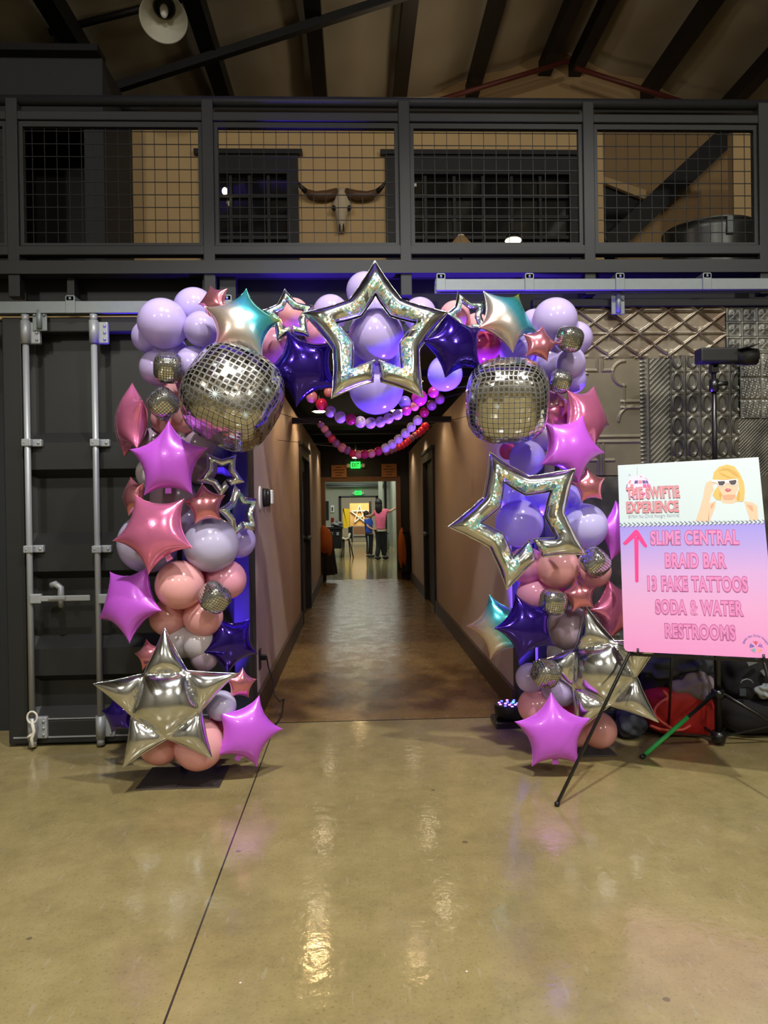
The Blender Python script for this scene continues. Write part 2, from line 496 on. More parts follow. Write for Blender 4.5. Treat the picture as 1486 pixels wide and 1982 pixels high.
class MB:
    """collects shapes for ONE mesh object"""

    def __init__(s):
        s.v, s.f, s.sm = [], [], []

    def add(s, v, f, smooth=False):
        n = len(s.v)
        s.v += [Vector(p) for p in v]
        s.f += [tuple(i + n for i in q) for q in f]
        s.sm += [smooth] * len(f)
        return s

    def box(s, a, b, bev=0.0):
        x0, y0, z0 = (min(a[i], b[i]) for i in range(3))
        x1, y1, z1 = (max(a[i], b[i]) for i in range(3))
        if bev <= 0:
            v = [(x0, y0, z0), (x1, y0, z0), (x1, y1, z0), (x0, y1, z0), (x0, y0, z1), (x1, y0, z1), (x1, y1, z1), (x0, y1, z1)]
            return s.add(v, [(3, 2, 1, 0), (4, 5, 6, 7), (0, 1, 5, 4), (1, 2, 6, 5), (2, 3, 7, 6), (3, 0, 4, 7)])
        bm = bmesh.new()
        bmesh.ops.create_cube(bm, size=1.0)
        for q in bm.verts:
            q.co = Vector(((x0 + x1) / 2 + q.co.x * (x1 - x0), (y0 + y1) / 2 + q.co.y * (y1 - y0), (z0 + z1) / 2 + q.co.z * (z1 - z0)))
        bmesh.ops.bevel(bm, geom=bm.edges[:], offset=bev, segments=2, affect='EDGES', profile=0.5)
        bm.verts.index_update()
        s.add([q.co.copy() for q in bm.verts], [tuple(q.index for q in f.verts) for f in bm.faces])
        bm.free()
        return s

    def tube(s, pts, r, n=10, caps=True):
        pts = [Vector(p) for p in pts]
        rs = r if isinstance(r, (list, tuple)) else [r] * len(pts)
        t0 = (pts[1] - pts[0]).normalized()
        a = t0.orthogonal().normalized()
        v, f = [], []
        for i, p in enumerate(pts):
            t = (pts[min(i + 1, len(pts) - 1)] - pts[max(i - 1, 0)]).normalized()
            a = (a - t * a.dot(t)).normalized()
            b = t.cross(a)
            for k in range(n):
                w = 2 * math.pi * k / n
                v.append(p + (a * math.cos(w) + b * math.sin(w)) * rs[i])
        for i in range(len(pts) - 1):
            for k in range(n):
                f.append((i * n + k, i * n + (k + 1) % n, (i + 1) * n + (k + 1) % n, (i + 1) * n + k))
        s.add(v, f, True)
        if caps:
            L = len(s.v) - len(v)
            s.f.append(tuple(L + k for k in reversed(range(n))))
            s.f.append(tuple(L + (len(pts) - 1) * n + k for k in range(n)))
            s.sm += [False, False]
        return s

    def lathe(s, prof, origin=(0, 0, 0), axis=(0, 0, 1), n=32):
        ax = Vector(axis).normalized()
        a = ax.orthogonal().normalized()
        b = ax.cross(a)
        o = Vector(origin)
        v, f = [], []
        for (r, h) in prof:
            for k in range(n):
                w = 2 * math.pi * k / n
                v.append(o + ax * h + (a * math.cos(w) + b * math.sin(w)) * max(r, 1e-5))
        for i in range(len(prof) - 1):
            for k in range(n):
                f.append((i * n + k, i * n + (k + 1) % n, (i + 1) * n + (k + 1) % n, (i + 1) * n + k))
        return s.add(v, f, True)

    def ell(s, c, rad, n=20, k=12, fn=None):
        v, f = [], []
        for i in range(k + 1):
            th = math.pi * i / k
            for j in range(n):
                w = 2 * math.pi * j / n
                d = Vector((math.sin(th) * math.cos(w), math.sin(th) * math.sin(w), math.cos(th)))
                m = fn(d) if fn else 1.0
                v.append(Vector(c) + Vector((d.x * rad[0] * m, d.y * rad[1] * m, d.z * rad[2] * m)))
        for i in range(k):
            for j in range(n):
                f.append((i * n + j, (i + 1) * n + j, (i + 1) * n + (j + 1) % n, i * n + (j + 1) % n))
        return s.add(v, f, True)

    def bar(s, a, b, w, h, upv=(0, 0, 1)):
        a, b = Vector(a), Vector(b)
        t = (b - a).normalized()
        u = Vector(upv)
        if abs(t.dot(u)) > 0.95:
            u = Vector((0, 1, 0))
        x = t.cross(u).normalized()
        y = x.cross(t)
        v = []
        for p in (a, b):
            for (i, j) in ((-1, -1), (1, -1), (1, 1), (-1, 1)):
                v.append(p + x * (i * w / 2) + y * (j * h / 2))
        return s.add(v, [(3, 2, 1, 0), (4, 5, 6, 7), (0, 1, 5, 4), (1, 2, 6, 5), (2, 3, 7, 6), (3, 0, 4, 7)])

    def prism(s, poly, y0, y1):
        """polygon in x,z pushed along y"""
        n = len(poly)
        v = [(p[0], y0, p[1]) for p in poly] + [(p[0], y1, p[1]) for p in poly]
        f = [tuple(range(n)), tuple(reversed(range(n, 2 * n)))]
        f += [(i, i + n, (i + 1) % n + n, (i + 1) % n) for i in range(n)]
        return s.add(v, f)

    def build(s, name, m, parent=None, origin=None):
        v = s.v
        if origin is not None:
            v = [p - Vector(origin) for p in v]
        o = link_mesh(name, v, s.f, m, parent)
        o.data.polygons.foreach_set('use_smooth', s.sm)
        if origin is not None:
            o.location = origin
        bm = bmesh.new()
        bm.from_mesh(o.data)
        bmesh.ops.recalc_face_normals(bm, faces=bm.faces[:])
        bm.to_mesh(o.data)
        bm.free()
        return o


def tag(o, label=None, cat=None, group=None, kind=None):
    if label:
        o['label'] = label
    if cat:
        o['category'] = cat
    if group:
        o['group'] = group
    if kind:
        o['kind'] = kind
    return o


def thing(name, label, cat, loc=(0, 0, 0), group=None):
    o = bpy.data.objects.new(name, None)
    COL.objects.link(o)
    o.location = loc
    o.empty_display_size = 0.1
    return tag(o, label, cat, group)


def struct(name, mb, m, parent=None):
    o = mb.build(name, m, parent)
    if parent is None:
        o['kind'] = 'structure'
    return o


def part(name, mb, m, root):
    """a child mesh given in world coordinates under an Empty that is only translated"""
    return mb.build(name, m, root) if root.location.length == 0 else _shift(mb, root).build(name, m, root)


def _shift(mb, root):
    p = root
    off = Vector((0, 0, 0))
    while p is not None:
        off += p.location
        p = p.parent
    mb.v = [v - off for v in mb.v]
    return mb


# ---------------------------------------------------------------- the hall
XL, XR, ZR, SL = -7.5, 11.0, 8.4, 0.33
RX = 3.2
YB, YG = -9.0, 11.0


def roof_z(x):
    return ZR - SL * abs(x - RX)


f = MB().box((XL, YB, -0.1), (XR, 40, 0))
struct('floor', f, M['floor'])
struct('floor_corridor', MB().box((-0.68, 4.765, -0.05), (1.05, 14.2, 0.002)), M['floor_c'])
# insulation sagging between the purlins
PX = [-6.3, -5.15, -3.97, -2.78, -1.56, -0.395, 0.72, 1.85, 2.98, 3.44, 4.55, 5.65, 6.8, 7.95, 9.1]
v, fc = [], []
NX, NY = 150, 46
for j in range(NY + 1):
    y = YB + (YG - YB) * j / NY
    for i in range(NX + 1):
        x = XL + (XR - XL) * i / NX
        near = min(abs(x - p) for p in PX)
        fold = 0.05 * math.exp(-((y % 2.1) - 1.0) ** 2 / 0.01) + 0.03 * math.sin(3.1 * y + x)
        sag = -0.10 * min(1, near / 0.5) - fold * min(1, near / 0.3)
        v.append((x, y, roof_z(x) + sag))
for j in range(NY):
    for i in range(NX):
        a = j * (NX + 1) + i
        fc.append((a, a + NX + 1, a + NX + 2, a + 1))
c = link_mesh('ceiling', v, fc, M['insul'], smooth=True)
c['kind'] = 'structure'
for i, x in enumerate(PX):
    z = roof_z(x)
    struct('beam_%d' % (i + 1), MB().box((x - 0.09, YB, z - 0.36), (x + 0.09, YG, z - 0.14)), M['black'])
for k, (y, dz) in enumerate(((8.1, 0.42), (3.0, 0.42), (-3.0, 0.42))):
    b = MB()
    b.bar((XL, y, roof_z(XL) - dz), (RX, y, ZR - dz), 0.08, 0.09)
    b.bar((RX, y, ZR - dz), (XR, y, roof_z(XR) - dz), 0.08, 0.09)
    struct('beam_%d' % (len(PX) + 1 + k), b, M['black'])
M['hallwall'] = mat('pale hall wall board', (150, 146, 134), 0.85, vary=0.06, scale=2)
struct('wall_left', MB().box((XL - 0.1, YB, 0), (XL, 12, 8.4)), M['hallwall'])
struct('wall_right', MB().box((XR, YB, 0), (XR + 0.1, 12, 8.4)), M['hallwall'])
struct('wall_rear', MB().box((XL, YB - 0.1, 0), (XR, YB, 8.6)), M['hallwall'])
g = MB().prism([(XL, 2.95), (XR, 2.95), (XR, roof_z(XR) - 0.02), (RX, ZR - 0.02), (XL, roof_z(XL) - 0.02)], YG, YG + 0.1)
struct('wall_gable', g, M['gable'])

# ---------------------------------------------------------------- ground floor front and the corridor
YF = 4.75
CL, CR = -0.68, 1.05
struct('wall_front_left', MB().box((XL, YF, 0), (CL - 0.02, YF + 0.12, 2.9)), M['charcoal'])
struct('wall_front_right', MB().box((CR + 0.02, YF, 0), (XR, YF + 0.12, 2.9)), M['charcoal'])
struct('wall_header', MB().box((CL - 0.02, YF, 2.56), (CR + 0.02, YF + 0.12, 2.9)), M['charcoal'])
struct('trim_1', MB().box((CL - 0.10, YF - 0.06, 0), (CL, YF + 0.12, 2.56)), M['charcoal'])
struct('trim_2', MB().box((CR, YF - 0.06, 0), (CR + 0.10, YF + 0.12, 2.56)), M['charcoal'])
YE = 14.2
# left corridor wall with a glazed door, right one with a dark door
d0, d1 = 8.75, 10.35
w = MB().box((CL - 0.1, YF + 0.12, 0), (CL, d0, 2.5)).box((CL - 0.1, d1, 0), (CL, YE, 2.5)).box((CL - 0.1, d0, 2.16), (CL, d1, 2.5))
struct('wall_corridor_left', w, M['corr'])
e0, e1 = 9.55, 11.05
w = MB().box((CR, YF + 0.12, 0), (CR + 0.1, e0, 2.5)).box((CR, e1, 0), (CR + 0.1, YE, 2.5)).box((CR, e0, 2.16), (CR + 0.1, e1, 2.5))
struct('wall_corridor_right', w, M['corr'])
struct('baseboard_left', MB().box((CL, YF + 0.05, 0), (CL + 0.025, d0, 0.17)).box((CL, d1, 0), (CL + 0.025, YE, 0.17)), M['darkwood'])
struct('baseboard_right', MB().box((CR - 0.025, YF + 0.05, 0), (CR, e0, 0.17)).box((CR - 0.025, e1, 0), (CR, YE, 0.17)), M['darkwood'])
struct('ceiling_corridor', MB().box((-3, YF + 0.12, 2.82), (3, YE + 0.2, 2.9)), M['black'])
struct('wall_corridor_upper', MB().box((CL - 0.1, YF + 0.12, 2.5), (CL - 0.06, YE, 2.82)).box((CR + 0.06, YF + 0.12, 2.5), (CR + 0.1, YE, 2.82)), M['black'])
for i, (y, z) in enumerate(((6.6, 2.62), (7.9, 2.36), (9.6, 2.6), (11.4, 2.6), (12.9, 2.6))):
    struct('trim_%d' % (3 + i), MB().box((CL - 0.08, y - 0.04, z - 0.03), (CR + 0.08, y + 0.04, z + 0.03)), M['black'])


def corridor_door(name, x, s, y0, y1, glass):
    o = bpy.data.objects.new(name, None)
    COL.objects.link(o)
    o['kind'] = 'structure'
    fr = MB()
    fr.box((x - s * 0.10, y0, 0), (x + s * 0.03, y0 + 0.12, 2.18)).box((x - s * 0.10, y1 - 0.12, 0), (x + s * 0.03, y1, 2.18))
    fr.box((x - s * 0.10, y0 + 0.12, 2.06), (x + s * 0.03, y1 - 0.12, 2.18)).box((x - s * 0.1, y0 - 0.04, 2.18), (x + s * 0.05, y1 + 0.04, 2.22))
    fr.build('door_frame', M['blackwood'], o)
    lf = MB().box((x - s * 0.07, y0 + 0.12, 0.01), (x - s * 0.03, y1 - 0.12, 2.06))
    leaf = lf.build('door_leaf', M['blackwood'], o)
    if glass:
        MB().box((x - s * 0.028, y0 + 0.3, 0.95), (x - s * 0.02, y1 - 0.3, 1.9)).build('door_pane', M['glass'], o)
    MB().ell((x + s * 0.02, y1 - 0.22, 1.0), (0.035, 0.035, 0.035)).tube([(x - s * 0.03, y1 - 0.22, 1.0), (x + s * 0.02, y1 - 0.22, 1.0)], 0.014).build('door_handle', M['galv'], o)
    return o


corridor_door('door_1', CL, 1, d0, d1, True)
corridor_door('door_2', CR, -1, e0, e1, False)
# end of the corridor: cased opening into the bright room
pL, pR = at(630, 1000, YE + 0.1).x, at(767, 1000, YE + 0.1).x
zt = at(700, 932, YE + 0.1).z
struct('wall_end', MB().box((-3, YE, 0), (pL - 0.08, YE + 0.2, 2.82)).box((pR + 0.08, YE, 0), (3, YE + 0.2, 2.82)).box((pL - 0.08, YE, zt + 0.09), (pR + 0.08, YE + 0.2, 2.82)), M['blackwood'])
struct('trim_10', MB().box((pL - 0.08, YE - 0.03, zt), (pR + 0.08, YE + 0.2, zt + 0.09)).box((pR, YE - 0.03, 0), (pR + 0.08, YE + 0.2, zt)).box((pL - 0.08, YE - 0.03, 0), (pL, YE + 0.2, zt)), M['brownwood'])
# bright room
YW = 28.0
fl, fr_ = at(656, 1000, YW).x, at(732, 1000, YW).x
ft = at(700, 960, YW).z
struct('wall_far', MB().box((-6, YW, 0), (fl, YW + 0.2, 3.2)).box((fr_, YW, 0), (6, YW + 0.2, 3.2)).box((fl, YW, ft), (fr_, YW + 0.2, 3.2)), M['conc'])
struct('trim_11', MB().box((fl, YW - 0.06, 0), (fl + 0.09, YW + 0.2, ft)).box((fr_ - 0.09, YW - 0.06, 0), (fr_, YW + 0.2, ft)).box((fl, YW - 0.06, ft - 0.06), (fr_, YW + 0.2, ft)), M['black'])
struct('wall_annex', MB().box((-6, 37, 0), (6, 37.1, 3.2)), M['offwhite'])
xs = at(765, 1000, 17.5).x
struct('wall_far_right', MB().box((xs + 0.35, YE + 0.2, 0), (xs + 0.45, YW, 3.2)), M['conc'])
struct('wall_far_left', MB().box((-6, YE + 0.2, 0), (-5.9, 37, 3.2)), M['conc'])
struct('wall_annex_right', MB().box((5.9, YW + 0.2, 0), (6, 37, 3.2)), M['conc'])
struct('ceiling_far', MB().box((-6, YE + 0.2, 3.2), (6, 37.1, 3.3)), M['offwhite'])
struct('column_far', MB().box((at(733, 1000, 26).x, 25.9, 0), (at(741, 1000, 26).x, 26.1, 3.2)), M['conc'])
struct('trim_12', MB().box((at(744, 1000, 23).x, 22.9, 0), (at(748.5, 1000, 23).x, 23.1, 3.2)), M['black'])
struct('pipe_far', MB().tube([at(630, 937, 27.8), at(745, 939, 27.8)], 0.05).tube([at(630, 942, 27.8), at(733, 941, 27.8)], 0.03), M['galv'])

# ---------------------------------------------------------------- mezzanine
struct('floor_mezzanine', MB().box((XL, YF - 0.02, 2.9), (XR, YG, 2.99)), M['black'])
Yr = 4.6
zf0, zf1 = at(743, 531, Yr - .02).z, at(743, 506, Yr - .02).z
struct('trim_13', MB().box((XL, Yr - 0.05, zf0), (XR, Yr + 0.05, zf1)), M['charcoal'])
YM = 7.8


def wp(px, py, y=YM):
    p = at(px, py, y)
    return p.x, p.z


def rect(mb, x0, y0, x1, y1, ya, yb):
    """box whose front face (at depth ya) spans these photo points"""
    a, b = at(x0, (y0 + y1) / 2, ya), at(x1, (y0 + y1) / 2, ya)
    c, d = at((x0 + x1) / 2, y0, ya), at((x0 + x1) / 2, y1, ya)
    return mb.box((a.x, ya, c.z), (b.x, yb, d.z))


zc = at(700, 249, YM).z
xa, xb = at(258, 400, YM).x, at(1168, 400, YM).x
w1a, w1b, w2a, w2b = at(388, 400, YM).x, at(578, 400, YM).x, at(746, 400, YM).x, at(1122, 400, YM).x
zh = at(570, 303, YM).z
zs = 3.75
wl = MB()
for (x0, x1) in ((xa, w1a), (w1b, w2a), (w2b, xb)):
    wl.box((x0, YM, 2.99), (x1, YM + 0.12, zc))
for (x0, x1) in ((w1a, w1b), (w2a, w2b)):
    wl.box((x0, YM, zh), (x1, YM + 0.12, zc)).box((x0, YM, 2.99), (x1, YM + 0.12, zs))
struct('wall_loft', wl, M['beige'])
struct('beam_30', MB().box((xa - 0.6, YM - 0.35, zc), (xb, YM + 1.2, at(743, 200, YM - 0.35).z)).box((xb, YM - 0.35, zc), (at(1480, 250, YM).x, YM + 0.02, at(743, 200, YM - 0.35).z)), M['black'])


def loft_window(name, x0, x1, nv, nh):
    o = bpy.data.objects.new(name, None)
    COL.objects.link(o)
    o['kind'] = 'structure'
    fr = MB()
    t = 0.12
    fr.box((x0, YM - 0.04, zs), (x0 + t, YM + 0.1, zh)).box((x1 - t, YM - 0.04, zs), (x1, YM + 0.1, zh))
    fr.box((x0 + t, YM - 0.04, zh - 0.2), (x1 - t, YM + 0.1, zh)).box((x0 + t, YM - 0.04, zs), (x1 - t, YM + 0.1, zs + t))
    fr.box((x0 - 0.05, YM - 0.07, zh), (x1 + 0.05, YM, zh + 0.05))
    fr.build('window_frame', M['black'], o)
    gl = MB().box((x0 + t, YM + 0.04, zs + t), (x1 - t, YM + 0.05, zh - 0.2))
    gl.build('window_pane', M['glass'], o)
    mu = MB()
    for i in range(1, nv):
        x = x0 + t + (x1 - x0 - 2 * t) * i / nv
        mu.box((x - 0.016, YM, zs + t), (x + 0.016, YM + 0.05, zh - 0.2))
    for i in range(1, nh):
        z = zs + t + (zh - 0.2 - zs - t) * i / nh
        mu.box((x0 + t, YM - 0.003, z - 0.018), (x1 - t, YM + 0.047, z + 0.018))
    mu.build('muntin', M['black'], o)


loft_window('window_1', w1a, w1b, 4, 5)
loft_window('window_2', w2a, w2b, 6, 5)
# pale board behind the panes: the loft's inner room seen dimly
struct('wall_loft_inner', MB().box((w1a - 0.3, YM + 1.2, 2.99), (w2b + 0.3, YM + 1.3, zc + 0.4)), M['greywall'])
# stair side: column, sloping board, dark strut
struct('wall_stair', rect(MB(), 1420, 249, 1500, 520, YM, YM + 0.12), M['beige'])
p = [at(1195, 472, 9.2), at(1422, 260, 9.2), at(1422, 520, 9.2), at(1195, 520, 9.2)]
struct('wall_slope', MB().prism([(q.x, q.z) for q in (p[3], p[2], p[1], p[0])], 9.2, 9.3), M['gable'])
b = MB().bar(at(1178, 478, 9.1), at(1412, 258, 9.1), 0.14, 0.26)
struct('beam_31', b, M['black'])
p = [at(1165, 340, 9.8), at(1250, 368, 9.8), at(1250, 386, 9.8), at(1165, 352, 9.8)]
struct('trim_14', MB().prism([(q.x, q.z) for q in (p[3], p[2], p[1], p[0])], 9.8, 9.86), M['beige'])
b = MB().prism([(q.x, q.z) for q in (at(1160, 520, 9.85), at(1300, 520, 9.85), at(1300, 400, 9.85), at(1165, 352, 9.85))], 9.9, 9.95)
struct('wall_stair_back', b, M['black'])
# dark box wall by the container end
xg = at(258, 400, YM).x
yg0 = 6.9
zg = at(100, 112, yg0).z
gw = MB()
o0, o1 = at(40, 400, yg0).x, at(165, 400, yg0).x
gw.box((xg - 0.12, yg0, 2.99), (xg, YM + 0.12, zg)).box((o1, yg0, 2.99), (xg - 0.12, yg0 + 0.1, zg))
gw.box((XL, yg0, 2.99), (o0, yg0 + 0.1, zg)).box((o0, yg0, at(100, 236, yg0).z), (o1, yg0 + 0.1, zg))
struct('wall_loft_left', gw, M['greywall'])
struct('wall_loft_dark_back', MB().box((XL, yg0 + 0.9, 2.99), (xg - 0.12, yg0 + 1.0, zg)).box((XL, yg0 + 0.1, zg - 0.05), (xg - 0.12, yg0 + 0.9, zg)), M['black'])  # black back and lid added, standing in for shade in the opening
struct('beam_32', MB().box((XL, yg0 - 0.12, zg), (xg, yg0 + 0.1, zg + 0.06)), M['black'])

# railing
rail = thing('mezzanine_railing', 'dark steel railing with square wire mesh panels along the loft edge', 'railing')
zt_, z2, z3, zb = at(743, 199, Yr).z, at(743, 231, Yr).z, at(743, 246, Yr).z, at(743, 487, Yr).z
posts = [at(x, 380, Yr).x for x in (29, 405, 783, 1137, 1474)]
posts = [posts[0] - 1.2] + posts + [posts[-1] + 1.2]
x0, x1 = posts[0], posts[-1]
MB().tube([(x0, Yr, zt_), (x1, Yr, zt_)], 0.032, 14).build('top_rail', M['charcoal'], rail)
MB().box((x0, Yr - 0.03, z2 - 0.028), (x1, Yr + 0.03, z2 + 0.028), 0.006).build('upper_rail', M['charcoal'], rail)
MB().box((x0, Yr - 0.035, zb - 0.03), (x1, Yr + 0.035, zb + 0.03), 0.006).build('lower_rail', M['charcoal'], rail)
for i, x in enumerate(posts):
    MB().box((x - 0.036, Yr - 0.036, 2.74), (x + 0.036, Yr + 0.036, zt_), 0.005).build('post', M['charcoal'], rail)
for i in range(len(posts) - 1):
    a, b = posts[i] + 0.036, posts[i + 1] - 0.036
    fr = MB()
    fr.box((a, Yr - 0.018, z3 - 0.016), (b, Yr + 0.018, z3 + 0.016)).box((a, Yr - 0.018, zb + 0.03), (b, Yr + 0.018, zb + 0.05))
    fr.box((a, Yr - 0.018, zb + 0.05), (a + 0.025, Yr + 0.018, z3 - 0.016)).box((b - 0.025, Yr - 0.018, zb + 0.05), (b, Yr + 0.018, z3 - 0.016))
    q = fr.build('panel_frame', M['charcoal'], rail)
    ms = MB()
    n = max(2, round((b - a) / 0.0762))
    for k in range(1, n):
        x = a + (b - a) * k / n
        ms.box((x - 0.0018, Yr - 0.0018, zb + 0.05), (x + 0.0018, Yr + 0.0018, z3))
    n = round((z3 - zb) / 0.0762)
    for k in range(1, n):
        z = zb + 0.04 + (z3 - zb) * k / n
        ms.box((a, Yr - 0.0064, z - 0.0022), (b, Yr - 0.002, z + 0.0022))
    ms.build('mesh_panel', M['wire'], rail)
# struts below the fascia
st = MB()
for x0_, x1_ in ((392, 418), (425, 456), (130, 144), (777, 790), (1131, 1147)):
    rect(st, x0_, 530, x1_, 600, Yr + 0.02, Yr + 0.1)
struct('trim_15', st, M['charcoal'])

# ---------------------------------------------------------------- door tracks
def track(name, label, px0, px1, py0, py1, Y, brackets):
    a, b = at(px0, (py0 + py1) / 2, Y), at(px1, (py0 + py1) / 2, Y)
    zc_ = (at(743, py0, Y).z + at(743, py1, Y).z) / 2
    hz = (at(743, py0, Y).z - at(743, py1, Y).z) / 2
    t = thing(name, label, 'door track', (0, 0, 0))
    m_ = MB()
    m_.box((a.x, Y - 0.004, zc_ - hz), (b.x, Y + 0.004, zc_ + hz)).box((a.x, Y, zc_ + hz - 0.006), (b.x, Y + 0.07, zc_ + hz))
    m_.box((a.x, Y + 0.064, zc_ - hz), (b.x, Y + 0.07, zc_ + hz)).box((a.x, Y, zc_ - hz), (b.x, Y + 0.025, zc_ - hz + 0.006))
    m_.build('channel', M['galv'], t)
    for bx in brackets:
        x = at(bx, (py0 + py1) / 2, Y).x
        q = MB().box((x - 0.028, Y - 0.012, zc_ - hz - 0.004), (x + 0.028, Y - 0.004, zc_ + hz + 0.03), 0.003)
        q.box((x - 0.024, Y - 0.012, zc_ + hz), (x + 0.024, Yr - 0.05, zc_ + hz + 0.034), 0.003)
        q.ell((x, Y - 0.014, zc_ + hz + 0.014), (0.009, 0.006, 0.009), 10, 6)
        q.build('bracket', M['galv'], t)
    return zc_ - hz


zt1 = track('sliding_door_track', 'galvanised overhead track above the black container door', -90, 470, 581, 603, 4.36, [-60, 137, 440])
zt2 = track('sliding_door_track', 'galvanised overhead track above the pressed tin door', 843, 1600, 541, 562, 4.42, [853, 1024, 1199, 1367, 1545])


def hanger(px, py, Y, zt_, root):
    c = at(px, py, Y)
    h = MB().box((c.x - 0.043, Y - 0.012, c.z - 0.063), (c.x + 0.043, Y, c.z + 0.06), 0.006)
    h.tube([(c.x, Y - 0.012, c.z - 0.05), (c.x, Y - 0.012, c.z + 0.06)], 0.017)
    h.tube([(c.x, Y + 0.03, c.z + 0.02), (c.x, Y + 0.03, zt_ + 0.02)], 0.008)
    h.tube([(c.x - 0.022, Y - 0.014, c.z + 0.068), (c.x + 0.022, Y - 0.014, c.z + 0.068)], 0.007)
    for sx, sz in ((-0.028, 0.03), (0.028, 0.03), (0, -0.045)):
        h.ell((c.x + sx, Y - 0.015, c.z + sz), (0.009, 0.008, 0.009), 10, 6)
    h.build('hanger', M['galv'], root)


# ---------------------------------------------------------------- black container door on the first track
cont = bpy.data.objects.new('door_3', None)
COL.objects.link(cont)
cont['kind'] = 'structure'
cont['label'] = 'black sliding shipping container door with two silver lock rods'
cont['category'] = 'door'
YC = 4.40
x0, x1 = at(9, 1000, YC).x, at(481, 1000, YC).x
z1 = at(240, 613, YC).z
z0 = 0.02
fr = MB()
fr.box((x0, YC, z0), (x0 + 0.115, YC + 0.07, z1), 0.008).box((x1 - 0.1, YC, z0), (x1, YC + 0.07, z1), 0.008)
fr.box((x0 + 0.115, YC, z1 - 0.09), (x1 - 0.1, YC + 0.07, z1), 0.008).box((x0 + 0.115, YC, z0), (x1 - 0.1, YC + 0.07, z0 + 0.14), 0.008)
fr.build('door_frame', M['container'], cont)
xx0, xx1 = x0 + 0.10, x1 - 0.09
prof = [(z1 - 0.08, 0.095)]
for py in (844, 1041, 1242):
    zt_b, zb_b = at(240, py - 11, YC).z, at(240, py + 11, YC).z
    prof += [(zt_b, 0.095), (zb_b, 0.006), (zb_b - 0.16, 0.006), (zb_b - 0.21, 0.095)]
prof += [(z0 + 0.2, 0.095), (z0 + 0.13, 0.02)]
v, fc = [], []
for (z, d) in prof:
    v += [(xx0, YC + 0.065, z), (xx0 + 0.055, YC + d, z), (xx1 - 0.055, YC + d, z), (xx1, YC + 0.065, z)]
for i in range(len(prof) - 1):
    for k in range(3):
        a = i * 4 + k
        fc.append((a, a + 4, a + 5, a + 1))
link_mesh('corrugated_panel', v, fc, M['container'], cont)
gk = MB().box((x0 + 0.03, YC - 0.006, z0 + 0.035), (x1 - 0.03, YC, z0 + 0.043)).box((x0 + 0.12, YC - 0.006, z0 + 0.145), (x1 - 0.1, YC, z0 + 0.151))
gk.build('lit_edge_strip', M['rod'], cont)  # silver strips stand in for light catching two thin ledges
for px in (55, 187):
    X = at(px, 1000, YC - 0.04).x
    Yq = YC - 0.035
    rd = MB().tube([(X, Yq, z0 + 0.03), (X, Yq, z1 - 0.06)], 0.018, 14)
    rod = rd.build('lock_rod', M['rod'], cont)
    for py in (857, 1063):
        z = at(px, py, Yq).z
        k = MB().box((X - 0.035, Yq + 0.012, z - 0.022), (X + 0.075, YC + 0.01, z + 0.022), 0.006)
        k.box((X - 0.028, Yq - 0.024, z - 0.022), (X + 0.028, Yq + 0.012, z + 0.022), 0.006)
        k.ell((X + 0.058, Yq + 0.012, z), (0.009, 0.008, 0.009), 10, 6)
        k.ell((X - 0.01, Yq - 0.024, z), (0.006, 0.004, 0.006), 8, 5)
        k.build('rod_bracket', M['rod'], rod)
    for z, u in ((z1 - 0.1, 1), (z0 + 0.1, -1)):
        k = MB().box((X - 0.035, Yq + 0.012, z - 0.065), (X + 0.078, YC + 0.01, z + 0.065), 0.008)
        k.tube([(X, Yq, z - 0.068), (X, Yq, z + 0.068)], 0.027, 14)
        k.tube([(X, Yq, z + u * 0.06), (X, Yq, z + u * 0.105)], 0.022, 14)
        for dz in (-0.04, 0, 0.04):
            k.ell((X + 0.06, Yq + 0.01, z + dz), (0.009, 0.008, 0.009), 10, 6)
        k.build('rod_keeper', M['rod'], rod)
# lever handles
for px, ln in ((62, 0.34), (194, 0.3)):
    a = at(px, 1159, YC - 0.05)
    h = MB().box((a.x - 0.01, a.y - 0.012, a.z - 0.028), (a.x + 0.055, a.y + 0.02, a.z + 0.028), 0.006)
    h.box((a.x + 0.05, a.y - 0.01, a.z - 0.017), (a.x + ln, a.y, a.z + 0.017), 0.005)
    h.box((a.x + 0.1, a.y - 0.02, a.z - 0.008), (a.x + 0.2, a.y - 0.008, a.z + 0.016), 0.005)
    hd = h.build('lever_handle', M['rod'], cont)
    k = MB().tube([(a.x + 0.105, a.y + 0.02, a.z + 0.075), (a.x + 0.13, a.y + 0.015, a.z + 0.085), (a.x + 0.165, a.y + 0.01, a.z + 0.06), (a.x + 0.168, a.y, a.z), (a.x + 0.165, a.y + 0.02, a.z - 0.05)], 0.019, 10)
    k.build('handle_catch', M['rod'], hd)
hanger(78, 621, YC - 0.02, zt1, cont)
hanger(300, 621, YC - 0.02, zt1, cont)
# little rope on the keeper
X = at(62, 1400, YC - 0.075).x
rp = []
for i in range(19):
    t = i / 18 * 2 * math.pi
    rp.append((X + 0.03 * math.sin(t) * (1 if t < math.pi else 0.9), YC - 0.075, at(62, 1382, YC).z + 0.035 * math.cos(t)))
r_ = MB().tube(rp, 0.006, 8)
r_.tube([(X, YC - 0.075, at(62, 1390, YC).z), (X + 0.012, YC - 0.078, at(62, 1408, YC).z), (X - 0.004, YC - 0.076, at(62, 1422, YC).z), (X + 0.006, YC - 0.08, at(62, 1438, YC).z)], 0.01, 8)
r_.tube([(X - 0.028, YC - 0.075, at(62, 1420, YC).z), (X, YC - 0.075, at(62, 1414, YC).z)], 0.008, 8)
tag(r_.build('rope_loop', M['rope']), 'knotted white rope loop hanging on the foot of a lock rod', 'rope')
